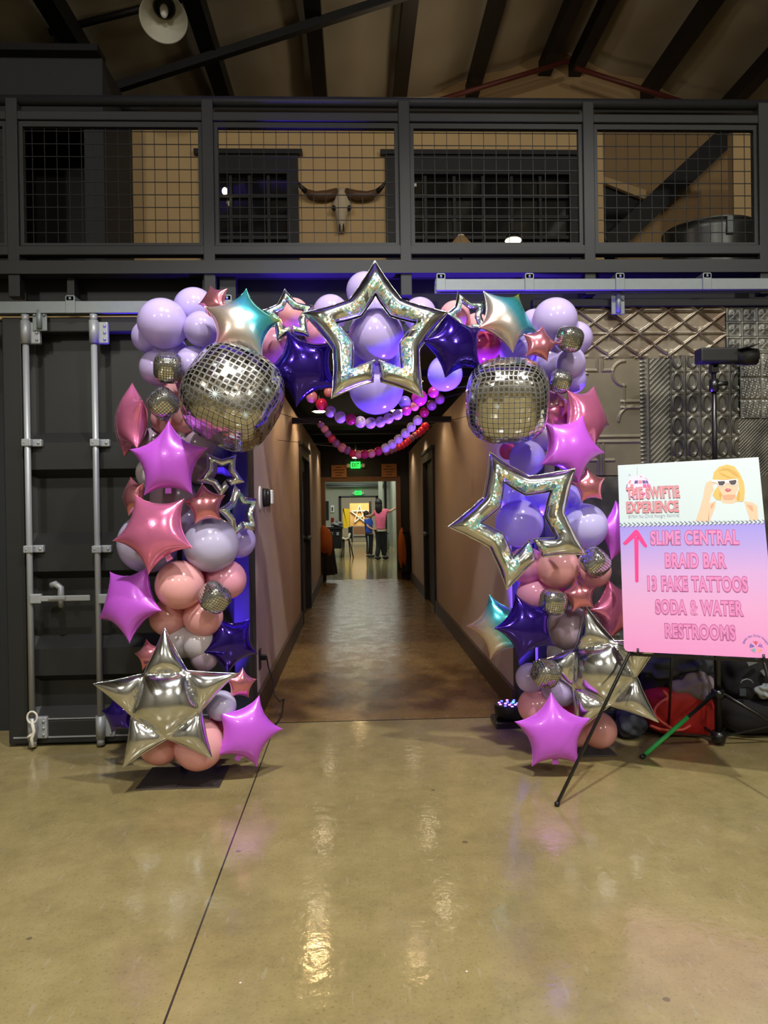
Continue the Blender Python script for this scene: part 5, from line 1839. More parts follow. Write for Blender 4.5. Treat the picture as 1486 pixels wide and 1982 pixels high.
flat('shirt_print', [[(465, 910), (600, 960), (760, 975), (940, 915), (1015, 925), (1070, 1120), (1125, 1305), (340, 1330), (400, 1180), (445, 1050)]], INKS['shirt'], 0.0012, pic, SP)
flat('glasses_print', [[(370, 500), (480, 495), (660, 505), (880, 480), (890, 520), (850, 610), (770, 615), (700, 560), (650, 570), (620, 625), (520, 625), (480, 560), (370, 535)]], INKS['frame'], 0.0022, pic, SP)
flat('lens_print', [[(492, 530), (630, 522), (642, 560), (600, 610), (525, 608)], [(715, 520), (850, 498), (868, 530), (840, 592), (770, 600), (730, 565)]], INKS['lens'], 0.0028, pic, SP)
flat('lips_print', [[(638, 690), (680, 668), (760, 680), (750, 715), (690, 735), (655, 715)]], INKS['lip'], 0.0018, pic, SP)
flat('teeth_print', [[(665, 692), (735, 688), (725, 704), (680, 706)]], INKS['lipin'], 0.0024, pic, SP)
flat('shade_print', [[(575, 790), (600, 800), (700, 790), (850, 790), (840, 850), (780, 890), (620, 890)], [(1060, 980), (1180, 1010), (1200, 1120), (1150, 1100)], [(350, 1010), (430, 930), (410, 1010), (370, 1080)]], INKS['skindk'], 0.0012, pic, SP)
# round club emblem in the lower corner, its name bent over five little figures
c0 = np.array(S(1463, 1252))
mpx = SW_ / 290.0


def emb(x, y):
    return (c0[0] + x * mpx, c0[1] + y * mpx)


for k, (a, colr) in enumerate(((90, 'red'), (22, 'purple'), (306, 'peach'), (236, 'teal'), (168, 'blue'))):
    ca, sa = math.cos(R(a)), math.sin(R(a))

    def q(r_, t):
        return emb(ca * r_ - sa * t, sa * r_ + ca * t)
    e = flat('emblem_figure', [[q(3, 0), q(12, -5.5), q(7.5, 0), q(12, 5.5)]], INKS[colr], 0.0012, raw=True)
    flat('emblem_head', [[q(10.4 + 1.7 * math.cos(R(b)), 1.7 * math.sin(R(b))) for b in range(0, 360, 45)]], INKS[colr], 0.0014, e, raw=True)
V_, F_ = text_mesh('BVH1 No Child Hungry', 0.012, 0, 1.1)
xs = [p[0] for p in V_]
wd_ = max(xs) - min(xs)
vv = []
for (x, y) in V_:
    a = R(165 - 150 * (x - min(xs)) / wd_)
    r_ = 20.5 + y * 6.0
    vv.append(B3(*emb(math.cos(a) * r_, math.sin(a) * r_), 0.0012))
link_mesh('emblem_lettering', vv, F_, INKS['letterblue'], sign)

# easel
ea = thing('display_easel', 'black metal tripod easel holding the pink event sign', 'easel')
apex = (S_TL + S_TR) / 2 + Vector((0, 0.10, 0.02))
lf = floor_at(1078, 1561)
mid_l = S(1218, 1262)
ml = B3(mid_l[0], 0.0, -0.022)
rf = floor_at(1561, 1590)
mr = B3(SW_ - 0.06, 0.0, -0.022)
bf = floor_at(1293, 1424)
for (foot, thr, nm) in ((lf, ml, 0), (rf, mr, 0)):
    part('leg', MB().tube([foot + Vector((0, 0, 0.012)), thr, B3(SW_ * (0.22 if nm == 0 else 0.78), SH_ * 0.75, -0.04)], 0.0085, 10), M['black_gloss'], ea)
    part('rubber_foot', MB().ell(foot + Vector((0, 0, 0.012)), (0.013, 0.013, 0.013)), M['black'], ea)
bt = B3(S(1303, 1268)[0], 0.1, -0.05)
part('leg', MB().tube([bf + Vector((0, 0, 0.01)), bt, B3(SW_ * 0.5, SH_ * 0.75, -0.05)], 0.0075, 10), M['black_gloss'], ea)
part('ledge', MB().bar(B3(0.02, -0.012, -0.02), B3(SW_ - 0.02, -0.012, -0.02), 0.012, 0.012), M['black_gloss'], ea)
for px in (1235, 1477):
    u = S(px, 1264)[0]
    part('ledge_pin', MB().tube([B3(u, -0.012, -0.02), B3(u, -0.012, 0.012), B3(u, 0.016, 0.014)], 0.006, 8), M['black_gloss'], ea)

# ---------------------------------------------------------------- light stand with its lamp bar
ls = thing('light_stand', 'black tripod light stand with green tape on one leg, behind the sign', 'stand')
YP = 4.1
base = at(1390, 1450, YP)
base.z = 0.05
top = Vector((base.x - 0.0, YP, at(1378, 712, YP).z))
part('pole', MB().tube([base, Vector((base.x, YP, 1.3))], 0.019, 14).tube([Vector((base.x, YP, 1.3)), top], 0.014, 14), M['black_gloss'], ls)
part('hub', MB().lathe([(0.0, -0.03), (0.038, -0.03), (0.042, 0.0), (0.036, 0.03), (0.0, 0.03)], base, n=18), M['black_gloss'], ls)
colz = at(1390, 1343, YP).z
part('collar', MB().lathe([(0.0, -0.025), (0.034, -0.025), (0.036, 0.025), (0.0, 0.025)], (base.x, YP, colz), n=18), M['black_gloss'], ls)
zk = at(1378, 745, YP).z
part('clamp_knob', MB().lathe([(0.0, -0.04), (0.026, -0.04), (0.028, 0.03), (0.0, 0.03)], (base.x, YP, zk), n=18).tube([(base.x, YP - 0.01, zk), (base.x + 0.07, YP - 0.02, zk + 0.006)], 0.013, 10), M['black_gloss'], ls)
part('tilt_head', MB().box((top.x - 0.022, YP - 0.02, top.z - 0.03), (top.x + 0.022, YP + 0.02, top.z + 0.02), 0.005), M['black_gloss'], ls)
cc = Vector((base.x, YP, colz))
feet = [floor_at(1243, 1469), Vector((base.x + 0.50, 4.05, 0)), Vector((base.x - 0.12, 4.42, 0))]
for i, ft in enumerate(feet):
    ft = ft + Vector((0, 0, 0.012))
    hd = (ft - cc).normalized()
    st = cc + Vector((hd.x, hd.y, 0)).normalized() * 0.03
    part('leg', MB().tube([st, ft], 0.011, 10).ell(ft, (0.016, 0.016, 0.013)), M['black_gloss'], ls)
    m_ = st + (ft - st) * 0.62
    part('brace', MB().bar(base + Vector((hd.x * 0.03, hd.y * 0.03, 0)), m_, 0.016, 0.01), M['black_gloss'], ls)
    if i == 0:
        part('green_tape', MB().tube([st + (ft - st) * 0.38, ft + (st - ft) * 0.03], 0.0125, 10), M['green_tape'], ls)
lb = thing('lamp_bar', 'black cylindrical lamp bar clamped on top of the light stand', 'lamp', at(1400, 690, YP))
a, b = at(1350, 690, YP - 0.02), at(1424, 690, YP - 0.02)
part('housing', MB().box((a.x, YP - 0.06, a.z - 0.04), (b.x, YP + 0.03, a.z + 0.045), 0.012), M['black'], lb)
c_ = at(1440, 688, YP - 0.05)
part('lamp_head', MB().lathe([(0.0, 0.0), (0.045, 0.0), (0.05, 0.06), (0.046, 0.12), (0.0, 0.12)], at(1422, 690, YP - .02), (1, -0.15, -0.05), 20), M['black'], lb)
part('barn_flap', MB().bar(at(1428, 677, YP - .06), at(1462, 668, YP - .06), 0.1, 0.004), M['black'], lb)
part('bracket', MB().box((top.x - 0.012, YP - 0.02, top.z), (top.x + 0.012, YP + 0.02, a.z - 0.035)), M['black'], lb)

# ---------------------------------------------------------------- coats and bags on the floor
def crumple(seed, amp, fq=5.0):
    rs = random.Random(seed)
    ph = [(rs.uniform(-fq, fq), rs.uniform(-fq, fq), rs.uniform(-fq, fq), rs.uniform(0, 6.28)) for _ in range(7)]
    return lambda d: 1 + amp * sum(math.sin(p[0] * d.x + p[1] * d.y + p[2] * d.z + p[3]) for p in ph) / 3.0


def blob(name, label, cat, px0, py0, px1, py1, Y, dy, m, seed, amp=0.16, fq=6.0, group=None, sq=2.0, onfloor=False):
    a, b = at(px0, (py0 + py1) / 2, Y), at(px1, (py0 + py1) / 2, Y)
    t, u = at((px0 + px1) / 2, py0, Y), at((px0 + px1) / 2, py1, Y)
    z0 = 0.004 if onfloor else u.z
    fn = crumple(seed, amp, fq)

    def f2(d):
        k = (abs(d.x) ** sq + abs(d.y) ** sq + abs(d.z) ** sq) ** (-1 / sq)
        return k * fn(d) * (1 - 0.3 * amp)
    mb = MB().ell((0, 0, 0), ((b.x - a.x) / 2, dy, (t.z - z0) / 2), 44, 26, f2)
    zc = (t.z + z0) / 2
    if onfloor:
        mb.v = [Vector((p.x, p.y, max(p.z, -zc + 0.003))) for p in mb.v]
    o = mb.build(name, m)
    o.location = ((a.x + b.x) / 2, Y, zc)
    if label:
        tag(o, label, cat, group)
    return o


blob('coat', 'slate grey coat draped on top of the bags under the sign', 'coat', 1232, 1262, 1382, 1316, 4.34, 0.13, M['darkcloth'], 1, 0.22, 7)
blob('backpack', 'black bag between the slate coat and the red tote', 'bag', 1238, 1282, 1330, 1418, 4.36, 0.12, M['blackcloth'], 2, 0.12, onfloor=True)
blob('jacket', 'crumpled mauve grey nylon jacket hanging over the red tote', 'jacket', 1300, 1298, 1384, 1362, 4.24, 0.07, M['mauvecloth'], 3, 0.2, 7)
red = blob('tote_bag', 'red tote bag with a coral strap on the floor behind the green taped leg', 'bag', 1246, 1326, 1378, 1416, 4.3, 0.12, M['redcloth'], 4, 0.07, 4, sq=3.4, onfloor=True)
q = []
for i in range(15):
    t = i / 14
    q.append(at(1300 - 34 * math.sin(math.pi * min(1, t * 1.05)), 1345 + 68 * t, 4.165 + 0.0 * t) - Vector(red.location))
MB().tube(q, 0.008, 8).build('strap', M['redlite'], red)
q = [at(x, y, 4.17) - Vector(red.location) for x, y in ((1258, 1404), (1275, 1411), (1300, 1414), (1322, 1412), (1336, 1404))]
MB().tube(q, 0.008, 8).build('strap', M['redlite'], red)
q = [at(x, y, 4.17) - Vector(red.location) for x, y in ((1283, 1336), (1291, 1346), (1298, 1344), (1296, 1352), (1287, 1356))]
MB().tube(q, 0.009, 8).build('cord_knot', M['redlite'], red)
bp_ = blob('backpack', 'black backpack with silver buckles under the lower corner of the sign', 'bag', 1398, 1268, 1520, 1362, 4.36, 0.15, M['blackcloth'], 5, 0.12, 5, sq=2.8)
for (x0_, y0_, x1_, y1_) in ((1446, 1286, 1466, 1278), (1474, 1298, 1480, 1306)):
    a, b = at(x0_, y0_, 4.2) - Vector(bp_.location), at(x1_, y1_, 4.2) - Vector(bp_.location)
    MB().bar(a, b, 0.02, 0.014, (0, -1, 0)).build('buckle', M['galv'], bp_)
q = [at(1445 + 13 * math.sin(t), 1326 - 12 * math.cos(t), 4.2) - Vector(bp_.location) for t in (-1.3, -.7, 0, .7, 1.3)]
MB().tube(q, 0.004, 6).build('grab_loop', M['galv'], bp_)
a = at(1437, 1340, 4.2) - Vector(bp_.location)
MB().box(a - Vector((.02, .004, .022)), a + Vector((.02, .004, .022)), .003).build('side_tag', M['darkcloth'], bp_)
blob('duffel_bag', 'black duffel bag lying on the floor at the edge of the tin door', 'bag', 1398, 1344, 1540, 1404, 4.28, 0.14, M['blackcloth'], 6, 0.07, 4, sq=2.6, onfloor=True)
blob('scarf', 'light grey cloth lying on the duffel bag', 'scarf', 1464, 1322, 1506, 1352, 4.17, 0.05, M['greycloth'], 7, 0.2)
bn = blob('knit_hat', 'dark grey furry hat on the floor next to the red tote', 'hat', 1190, 1374, 1252, 1408, 4.26, 0.09, M['darkcloth'], 8, 0.14, 8, onfloor=True)
cb = MB().tube([floor_at(x, y, 0.006) for x, y in ((1190, 1420), (1200, 1424), (1216, 1419), (1260, 1419), (1330, 1421), (1400, 1417), (1440, 1420), (1500, 1421))], 0.005, 8)
tag(cb.build('floor_cable', M['cable']), 'thin black cable along the floor before the red tote and duffel', 'cable')

# ---------------------------------------------------------------- blue uplights
def par_can(label, c, seed):
    t = thing('stage_uplight', label, 'stage light', c, 'stage uplights at the corridor mouth')
    h = MB().box((-0.12, -0.10, 0.0), (0.12, 0.10, 0.045), 0.01)
    h.build('base', M['black_gloss'], t)
    MB().lathe([(0.0, 0.045), (0.085, 0.045), (0.105, 0.07), (0.11, 0.125), (0.105, 0.135), (0.0, 0.13)], n=28).build('housing', M['black'], t)
    rs = random.Random(seed)
    k = 0
    for ring_, cnt in ((0.0, 1), (0.038, 6), (0.078, 11)):
        for i in range(cnt):
            w_ = 2 * math.pi * i / cnt
            MB().ell((ring_ * math.cos(w_), ring_ * math.sin(w_), 0.135), (0.009, 0.009, 0.005), 10, 6).build('diode', LED[rs.choice((0, 0, 1, 2))], t)
            k += 1


par_can('black stage uplight with lit blue diodes on the floor before the sign side leg', floor_at(990, 1402), 1)
par_can('black stage uplight hidden behind the balloons of the container side leg', Vector((-0.74, 4.27, 0)), 2)

# ---------------------------------------------------------------- things on the corridor walls
def wall_disc(name, label, cat, px, py, r_, d, m, square=False):
    dd = ray(px, py)
    t = CL / dd.x
    c_ = CAM + dd * t
    mb = MB()
    if square:
        mb.box((0, -r_, -r_ * 1.1), (d, r_, r_ * 1.1), 0.006)
    else:
        mb.lathe([(0.0, 0.0), (r_, 0.0), (r_, d * 0.7), (r_ * 0.85, d), (0.0, d)], (0, 0, 0), (1, 0, 0), 24)
        mb.v = [Vector((p.x, p.y * 0.8, p.z * 1.25)) for p in mb.v]
    o = mb.build(name, m)
    o.location = c_
    return tag(o, label, cat)


wall_disc('wall_plaque', 'pale oval plaque on the corridor wall nearest the arch', 'plaque', 502, 965, 0.07, 0.012, M['white'])
wall_disc('door_chime', 'black oval disc on the corridor wall beside the pale plaque', 'chime', 509, 963, 0.055, 0.03, M['black'])
wall_disc('wall_speaker', 'black oval disc next to the white thermostat', 'disc', 515, 963, 0.055, 0.03, M['black_gloss'])
wall_disc('thermostat', 'small white thermostat box on the corridor wall', 'thermostat', 520, 962, 0.05, 0.035, M['white'], True)
dd = ray(502, 1276)
oc = CAM + dd * (CL / dd.x)
ot = thing('wall_outlet', 'black wall outlet low on the corridor wall with a plug in it', 'outlet', oc)
MB().box((0, -0.04, -0.07), (0.008, 0.04, 0.07), 0.003).build('cover_plate', M['black'], ot)
MB().box((0.008, -0.02, -0.005), (0.05, 0.02, 0.03), 0.004).build('plug', M['black_gloss'], ot)
cpts = [oc + Vector((0.05, 0, 0.015))]
for x, y, Y in ((519, 1290, 5.1), (529, 1320, 5.0), (531, 1345, 5.0), (541, 1358, 4.95)):
    cpts.append(at(x, y, Y))
cpts += [floor_at(x, y, 0.006) for x, y in ((549, 1352), (548, 1372), (541, 1392), (534, 1402), (524, 1404))]
tag(MB().tube(cpts, 0.005, 8).build('power_cord', M['cable']), 'black power cord running from the wall outlet to the floor', 'cord')


def pendant(label, c):
    t = thing('pendant_lamp', label, 'lamp', c, 'pendant lamps in the corridor')
    MB().lathe([(0.02, 0.12), (0.03, 0.10), (0.075, 0.03), (0.085, 0.0)], n=24).build('shade', M['black'], t)
    MB().ell((0, 0, 0.0), (0.066, 0.066, 0.014), 20, 8).build('bulb', M['lampglow'], t)
    MB().tube([(0, 0, 0.12), (0, 0, 2.81 - c[2])], 0.006, 8).build('cord', M['cable'], t)


for (lx, ly, lz, lb_) in ((-0.40, 6.3, 2.5, 'lit pendant lamp by the glazed door wall, nearest the arch'), (0.52, 6.3, 2.5, 'lit pendant lamp by the dark door wall, nearest the arch'),
                          (-0.40, 8.2, 2.5, 'lit pendant lamp under the crimson bead before the glazed door'), (0.48, 8.2, 2.5, 'lit pendant lamp behind the beads before the dark door'),
                          (0.01, 13.4, 2.34, 'lit pendant lamp just above the green exit sign')):
    pendant(lb_, (lx, ly, lz))


def exit_sign(label, c, w_, h_, arrow=True):
    t = thing('exit_sign', label, 'exit sign', c)
    MB().box((-w_ / 2, 0, -h_ / 2), (w_ / 2, 0.05, h_ / 2), 0.006).build('lit_face', M['exit'], t)
    V_, F_ = text_mesh('EXIT', 0.03, 0, 1.05)
    xs, ys = [p[0] for p in V_], [p[1] for p in V_]
    v = [((x - min(xs)) / (max(xs) - min(xs)) * w_ * 0.74 - w_ * 0.37, -0.003, (y - min(ys)) / (max(ys) - min(ys)) * h_ * 0.62 - h_ * 0.31) for x, y in V_]
    link_mesh('lettering', v, F_, M['exit_ink'], t)
    for s in (-1, 1):
        MB().ell((s * (w_ / 2 + 0.05), 0.0, -h_ * 0.1), (0.045, 0.04, 0.045), 14, 8).build('emergency_lamp', M['white'], t)
    MB().tube([(0, 0.025, h_ / 2), (0, 0.025, h_ / 2 + 0.3)], 0.01, 8).build('conduit', M['galv'], t)


p = at(688, 900, YE - 0.1)
exit_sign('lit green exit sign over the end of the corridor', p, 0.19, 0.13)
p = at(693, 954, YW - 0.15)
exit_sign('lit green exit sign on the concrete wall of the bright room', p, 0.26, 0.16)


def notice(label, px0, py0, px1, py1):
    Y = YE - 0.06
    a, b = at(px0, py0, Y), at(px1, py1, Y)
    t = thing('kraft_notice', label, 'notice', ((a.x + b.x) / 2, Y, (a.z + b.z) / 2), 'kraft notices over the corridor end')
    w_, h_ = (b.x - a.x) / 2, (a.z - b.z) / 2
    MB().box((-w_, 0, -h_), (w_, 0.015, h_), 0.004).build('board', M['kraft'], t)
    ln = MB()
    for i, (l0, l1) in enumerate(((-0.4, 0.3), (-0.75, 0.7), (-0.5, 0.55), (-0.45, 0.35))):
        z = h_ * (0.6 - 0.42 * i)
        ln.box((w_ * l0, -0.003, z - h_ * 0.06), (w_ * l1, 0, z + h_ * 0.06))
    ln.build('faded_print', M['ink'], t)
    for s in (-.7, .7):
        MB().tube([(w_ * s, 0.007, h_), (w_ * s, 0.007, h_ + 0.1)], 0.004, 6).build('hanger_wire', M['wire'], t)


notice('kraft board notice over the corridor end, nearer the glazed door', 641, 900, 671, 924)
notice('kraft board notice over the corridor end, nearer the dark door', 738, 898, 768, 923)


def drape(name, label, pxa, pxb, py0, py1, Y, m, seed, dep=0.12, flare=1.35):
    a, b = at(pxa, 1000, Y).x, at(pxb, 1000, Y).x
    z1, z0 = at(700, py0, Y).z, at(700, py1, Y).z
    v, fcs = [], []
    N, K = 40, 16
    rs = random.Random(seed)
    ph = rs.uniform(0, 6)
    for j in range(K + 1):
        t = j / K
        wk = 1 + (flare - 1) * t
        for i in range(N):
            w_ = 2 * math.pi * i / N
            r_ = 1 + 0.10 * math.sin(9 * w_ + ph + t) * (0.4 + t)
            v.append(((b - a) / 2 * math.cos(w_) * r_ * wk, dep * math.sin(w_) * r_ * wk, z1 + (z0 - z1) * t))
    for j in range(K):
        for i in range(N):
            fcs.append((j * N + i, j * N + (i + 1) % N, (j + 1) * N + (i + 1) % N, (j + 1) * N + i))
    fcs.append(tuple(range(N)))
    o = link_mesh(name, v, fcs, m, None, True)
    o.location = ((a + b) / 2, Y, 0)
    return tag(o, label, 'drape')


o = drape('table_drape', 'black draped stand with orange cloth at the glazed door end of the corridor', 618, 642, 1030, 1110, YE - 0.25, M['blackcloth'], 1, 0.16, 1.6)
z_ = at(628, 1050, YE - .45).z
MB().ell((0.0, -0.14, z_), (0.13, 0.10, 0.32), 20, 12, crumple(9, 0.15)).build('orange_cloth', M['orange'], o)
o = drape('table_drape', 'black draped stand with orange cloth at the dark door end of the corridor', 770, 792, 1030, 1106, YE - 0.25, M['blackcloth'], 2, 0.16, 1.1)
MB().ell((-0.05, -0.12, at(775, 1062, YE - .4).z), (0.08, 0.08, 0.36), 20, 12, crumple(10, 0.15)).build('orange_cloth', M['orange'], o)

# ---------------------------------------------------------------- bright room beyond
def box_px(mb, px0, py0, px1, py1, Y, d):
    return rect(mb, px0, py0, px1, py1, Y, Y + d)


bd = thing('star_board', 'knotty pine board with a white lath star in the bright room', 'board')
Yb = 30.0
part('panel', box_px(MB(), 677, 974, 714, 1018, Yb, 0.05), M['ply'], bd)
part('lower_panel', box_px(MB(), 684, 1020, 712, 1034, Yb, 0.05), M['brownwood'], bd)
stp = [(695.5, 977), (685.5, 1011), (712, 988.5), (678.5, 988.5), (706, 1009)]
tips_ = [(695.5, 977), (705.5, 1009.5), (678.5, 989), (713, 988.5), (685.5, 1011)]
lath = MB()
for i in range(5):
    a, b = at(*tips_[i], Yb - 0.04), at(*tips_[(i + 1) % 5], Yb - 0.04)
    lath.bar(a, b, 0.03, 0.045, (0, 0, 1))
part('lath_star', lath, M['offwhite'], bd)
part('post', MB().box((at(714.5, 1000, Yb).x, Yb, 0), (at(719, 1000, Yb).x, Yb + 0.05, at(717, 970, Yb).z)).box((at(679, 1000, Yb).x, Yb + 0.05, 0), (at(682, 1000, Yb).x, Yb + 0.1, at(680, 990, Yb).z)), M['black'], bd)
part('foot_rail', box_px(MB(), 684, 1038, 722, 1040, Yb - 0.1, 0.3), M['black'], bd)
Yy = 27.0
yl = MB()
yl.tube([(at(664, 1000, Yy).x, Yy + 0.06, 0), at(664, 984, Yy) + Vector((0, 0.06, 0))], 0.02, 8).prism([(q.x, q.z) for q in (at(663, 984, Yy), at(665, 984, Yy), at(665, 1022, Yy), at(672, 1022, Yy), at(676, 1022, Yy), at(676.5, 985, Yy))][::-1], Yy, Yy + 0.04)
o = yl.build('yellow_banner', M['yellow'])
tag(o, 'yellow cloth banner beside the pine star board', 'banner')
tb = thing('display_table', 'dark draped table piled with goods in the bright room', 'table')
Yt = 21.0
part('table_cloth', box_px(MB(), 629, 1023, 660, 1062, Yt, 0.8), M['blackcloth'], tb)
part('table_top', box_px(MB(), 627, 1020, 663, 1024, Yt - 0.03, 0.9), M['black'], tb)
part('leg', MB().box((at(660.5, 1000, Yt).x, Yt, 0), (at(662, 1000, Yt).x, Yt + 0.03, at(661, 1024, Yt).z)), M['black'], tb)
part('leg', MB().box((at(640, 1000, Yt).x, Yt, 0), (at(641.5, 1000, Yt).x, Yt + 0.03, at(641, 1062, Yt).z)), M['black'], tb)
blob('folded_cloth', 'pale folded cloth heap on the display table', 'cloth', 641, 1009, 664, 1021, Yt + 0.3, 0.25, M['greycloth'], 12, 0.15)
blob('cap', 'mauve cap on top of the pale cloth heap', 'cap', 649, 1007, 658, 1015, Yt + 0.25, 0.08, M['mauvecloth'], 13, 0.1)
for i, (x, nm) in enumerate(((639, 'nearer the doorway edge'), (651, 'nearer the chair'))):
    o = box_px(MB(), x, 1030, x + 5, 1036, Yt - 0.03, 0.02).build('price_tag', M['greycloth'])
    tag(o, 'pale tag pinned on the draped table, ' + nm, 'tag')
chr_ = thing('side_chair', 'black chair with splayed legs at the end of the display table', 'chair')
Yc_ = 20.5
part('seat', box_px(MB(), 662, 1042, 676, 1046, Yc_, 0.42), M['black'], chr_)
part('backrest', box_px(MB(), 674, 1020, 681, 1042, Yc_ + 0.1, 0.3), M['black'], chr_)
for (a, b, dy) in (((664, 1046), (661, 1079), 0), ((676, 1046), (684, 1076), 0), ((675, 1046), (678, 1074), .35), ((666, 1046), (665, 1074), .35)):
    pa, pb = at(*a, Yc_ + dy), at(*b, Yc_ + dy)
    pb.z = 0.0
    part('leg', MB().tube([pa, pb], 0.016, 8), M['black'], chr_)
part('arm_band', MB().tube([at(x, y, Yc_ - 0.02) for x, y in ((662, 1041), (669, 1044), (675, 1041), (677, 1032))], 0.03, 8), M['offwhite'], chr_)
o = MB().box((at(640, 1000, 24).x, 24, 0), (at(646, 1000, 24).x, 24.1, at(643, 1002, 24).z), 0.01).build('pedestal', M['redcloth'])
tag(o, 'dark red pedestal standing behind the table before the concrete wall', 'pedestal')
wd_ = thing('wall_ornament', 'tall white framed ornament hanging on the concrete wall', 'ornament', at(643, 985, YW - .06))
MB().box((-0.07, 0, -0.14), (0.07, 0.04, 0.14), 0.02).build('frame', M['white'], wd_)
MB().box((-0.03, -0.012, -0.09), (0.03, 0.0, 0.07), 0.01).build('inset', M['darkcloth'], wd_)
o = box_px(MB(), 629, 970, 636, 1006, YW - .05, 0.04).build('wall_board', M['blackcloth'])
tag(o, 'dark board on the concrete wall behind the draped table', 'board')
stl = thing('bar_stool', 'grey metal stool by the column behind the woman', 'stool', (0, 0, 0))
Ys = 24.5
part('seat', box_px(MB(), 743, 1030, 753, 1034, Ys, 0.3), M['galv'], stl)
for x, dy in ((744, 0), (752, 0), (745, .28), (751, .28)):
    pa = at(x, 1034, Ys + dy)
    part('leg', MB().tube([pa, Vector((pa.x, pa.y, 0))], 0.015, 8), M['galv'], stl)


# ---------------------------------------------------------------- people
def skin(name, pts, edges, radii, m, parent=None, sub=2, rootv=0):
    me = bpy.data.meshes.new(name)
    me.from_pydata([tuple(p) for p in pts], edges, [])
    o = bpy.data.objects.new(name, me)
    COL.objects.link(o)
    o.modifiers.new('s', 'SKIN')
    sd = me.skin_vertices[0].data
    for i, r_ in enumerate(radii):
        sd[i].radius = (r_, r_) if not isinstance(r_, tuple) else r_
        sd[i].use_root = (i == rootv)
    o.modifiers.new('u', 'SUBSURF').levels = sub
    dg = bpy.context.evaluated_depsgraph_get()
    dg.update()
    m2 = bpy.data.meshes.new_from_object(o.evaluated_get(dg))
    bpy.data.objects.remove(o)
    m2.name = name
    m2.materials.clear()
    m2.materials.append(m)
    m2.polygons.foreach_set('use_smooth', [True] * len(m2.polygons))
    q = bpy.data.objects.new(name, m2)
    COL.objects.link(q)
    if parent is not None:
        q.parent = parent
    return q


def hand(p, d, side, s=1.0):
    """five short finger chains leaving the wrist p in direction d"""
    d = d.normalized()
    a = d.orthogonal().normalized()
    b = d.cross(a)
    P, E, Q = [p, p + d * 0.05 * s], [(0, 1)], [0.026 * s, 0.034 * s]
    for k, (off, ln) in enumerate(((-0.028, .07), (-0.009, .082), (0.01, .078), (0.028, .062))):
        i0 = len(P)
        P += [p + d * 0.085 * s + b * off * s, p + d * (0.085 + ln * .55) * s + b * off * 1.1 * s + a * 0.006 * s, p + d * (0.085 + ln) * s + b * off * 1.15 * s + a * 0.02 * s]
        E += [(1, i0), (i0, i0 + 1), (i0 + 1, i0 + 2)]
        Q += [0.0115 * s, 0.0095 * s, 0.008 * s]
    i0 = len(P)
    P += [p + d * 0.05 * s + b * side * 0.045 * s, p + d * 0.09 * s + b * side * 0.06 * s]
    E += [(1, i0), (i0, i0 + 1)]
    Q += [0.012 * s, 0.010 * s]
    return P, E, Q


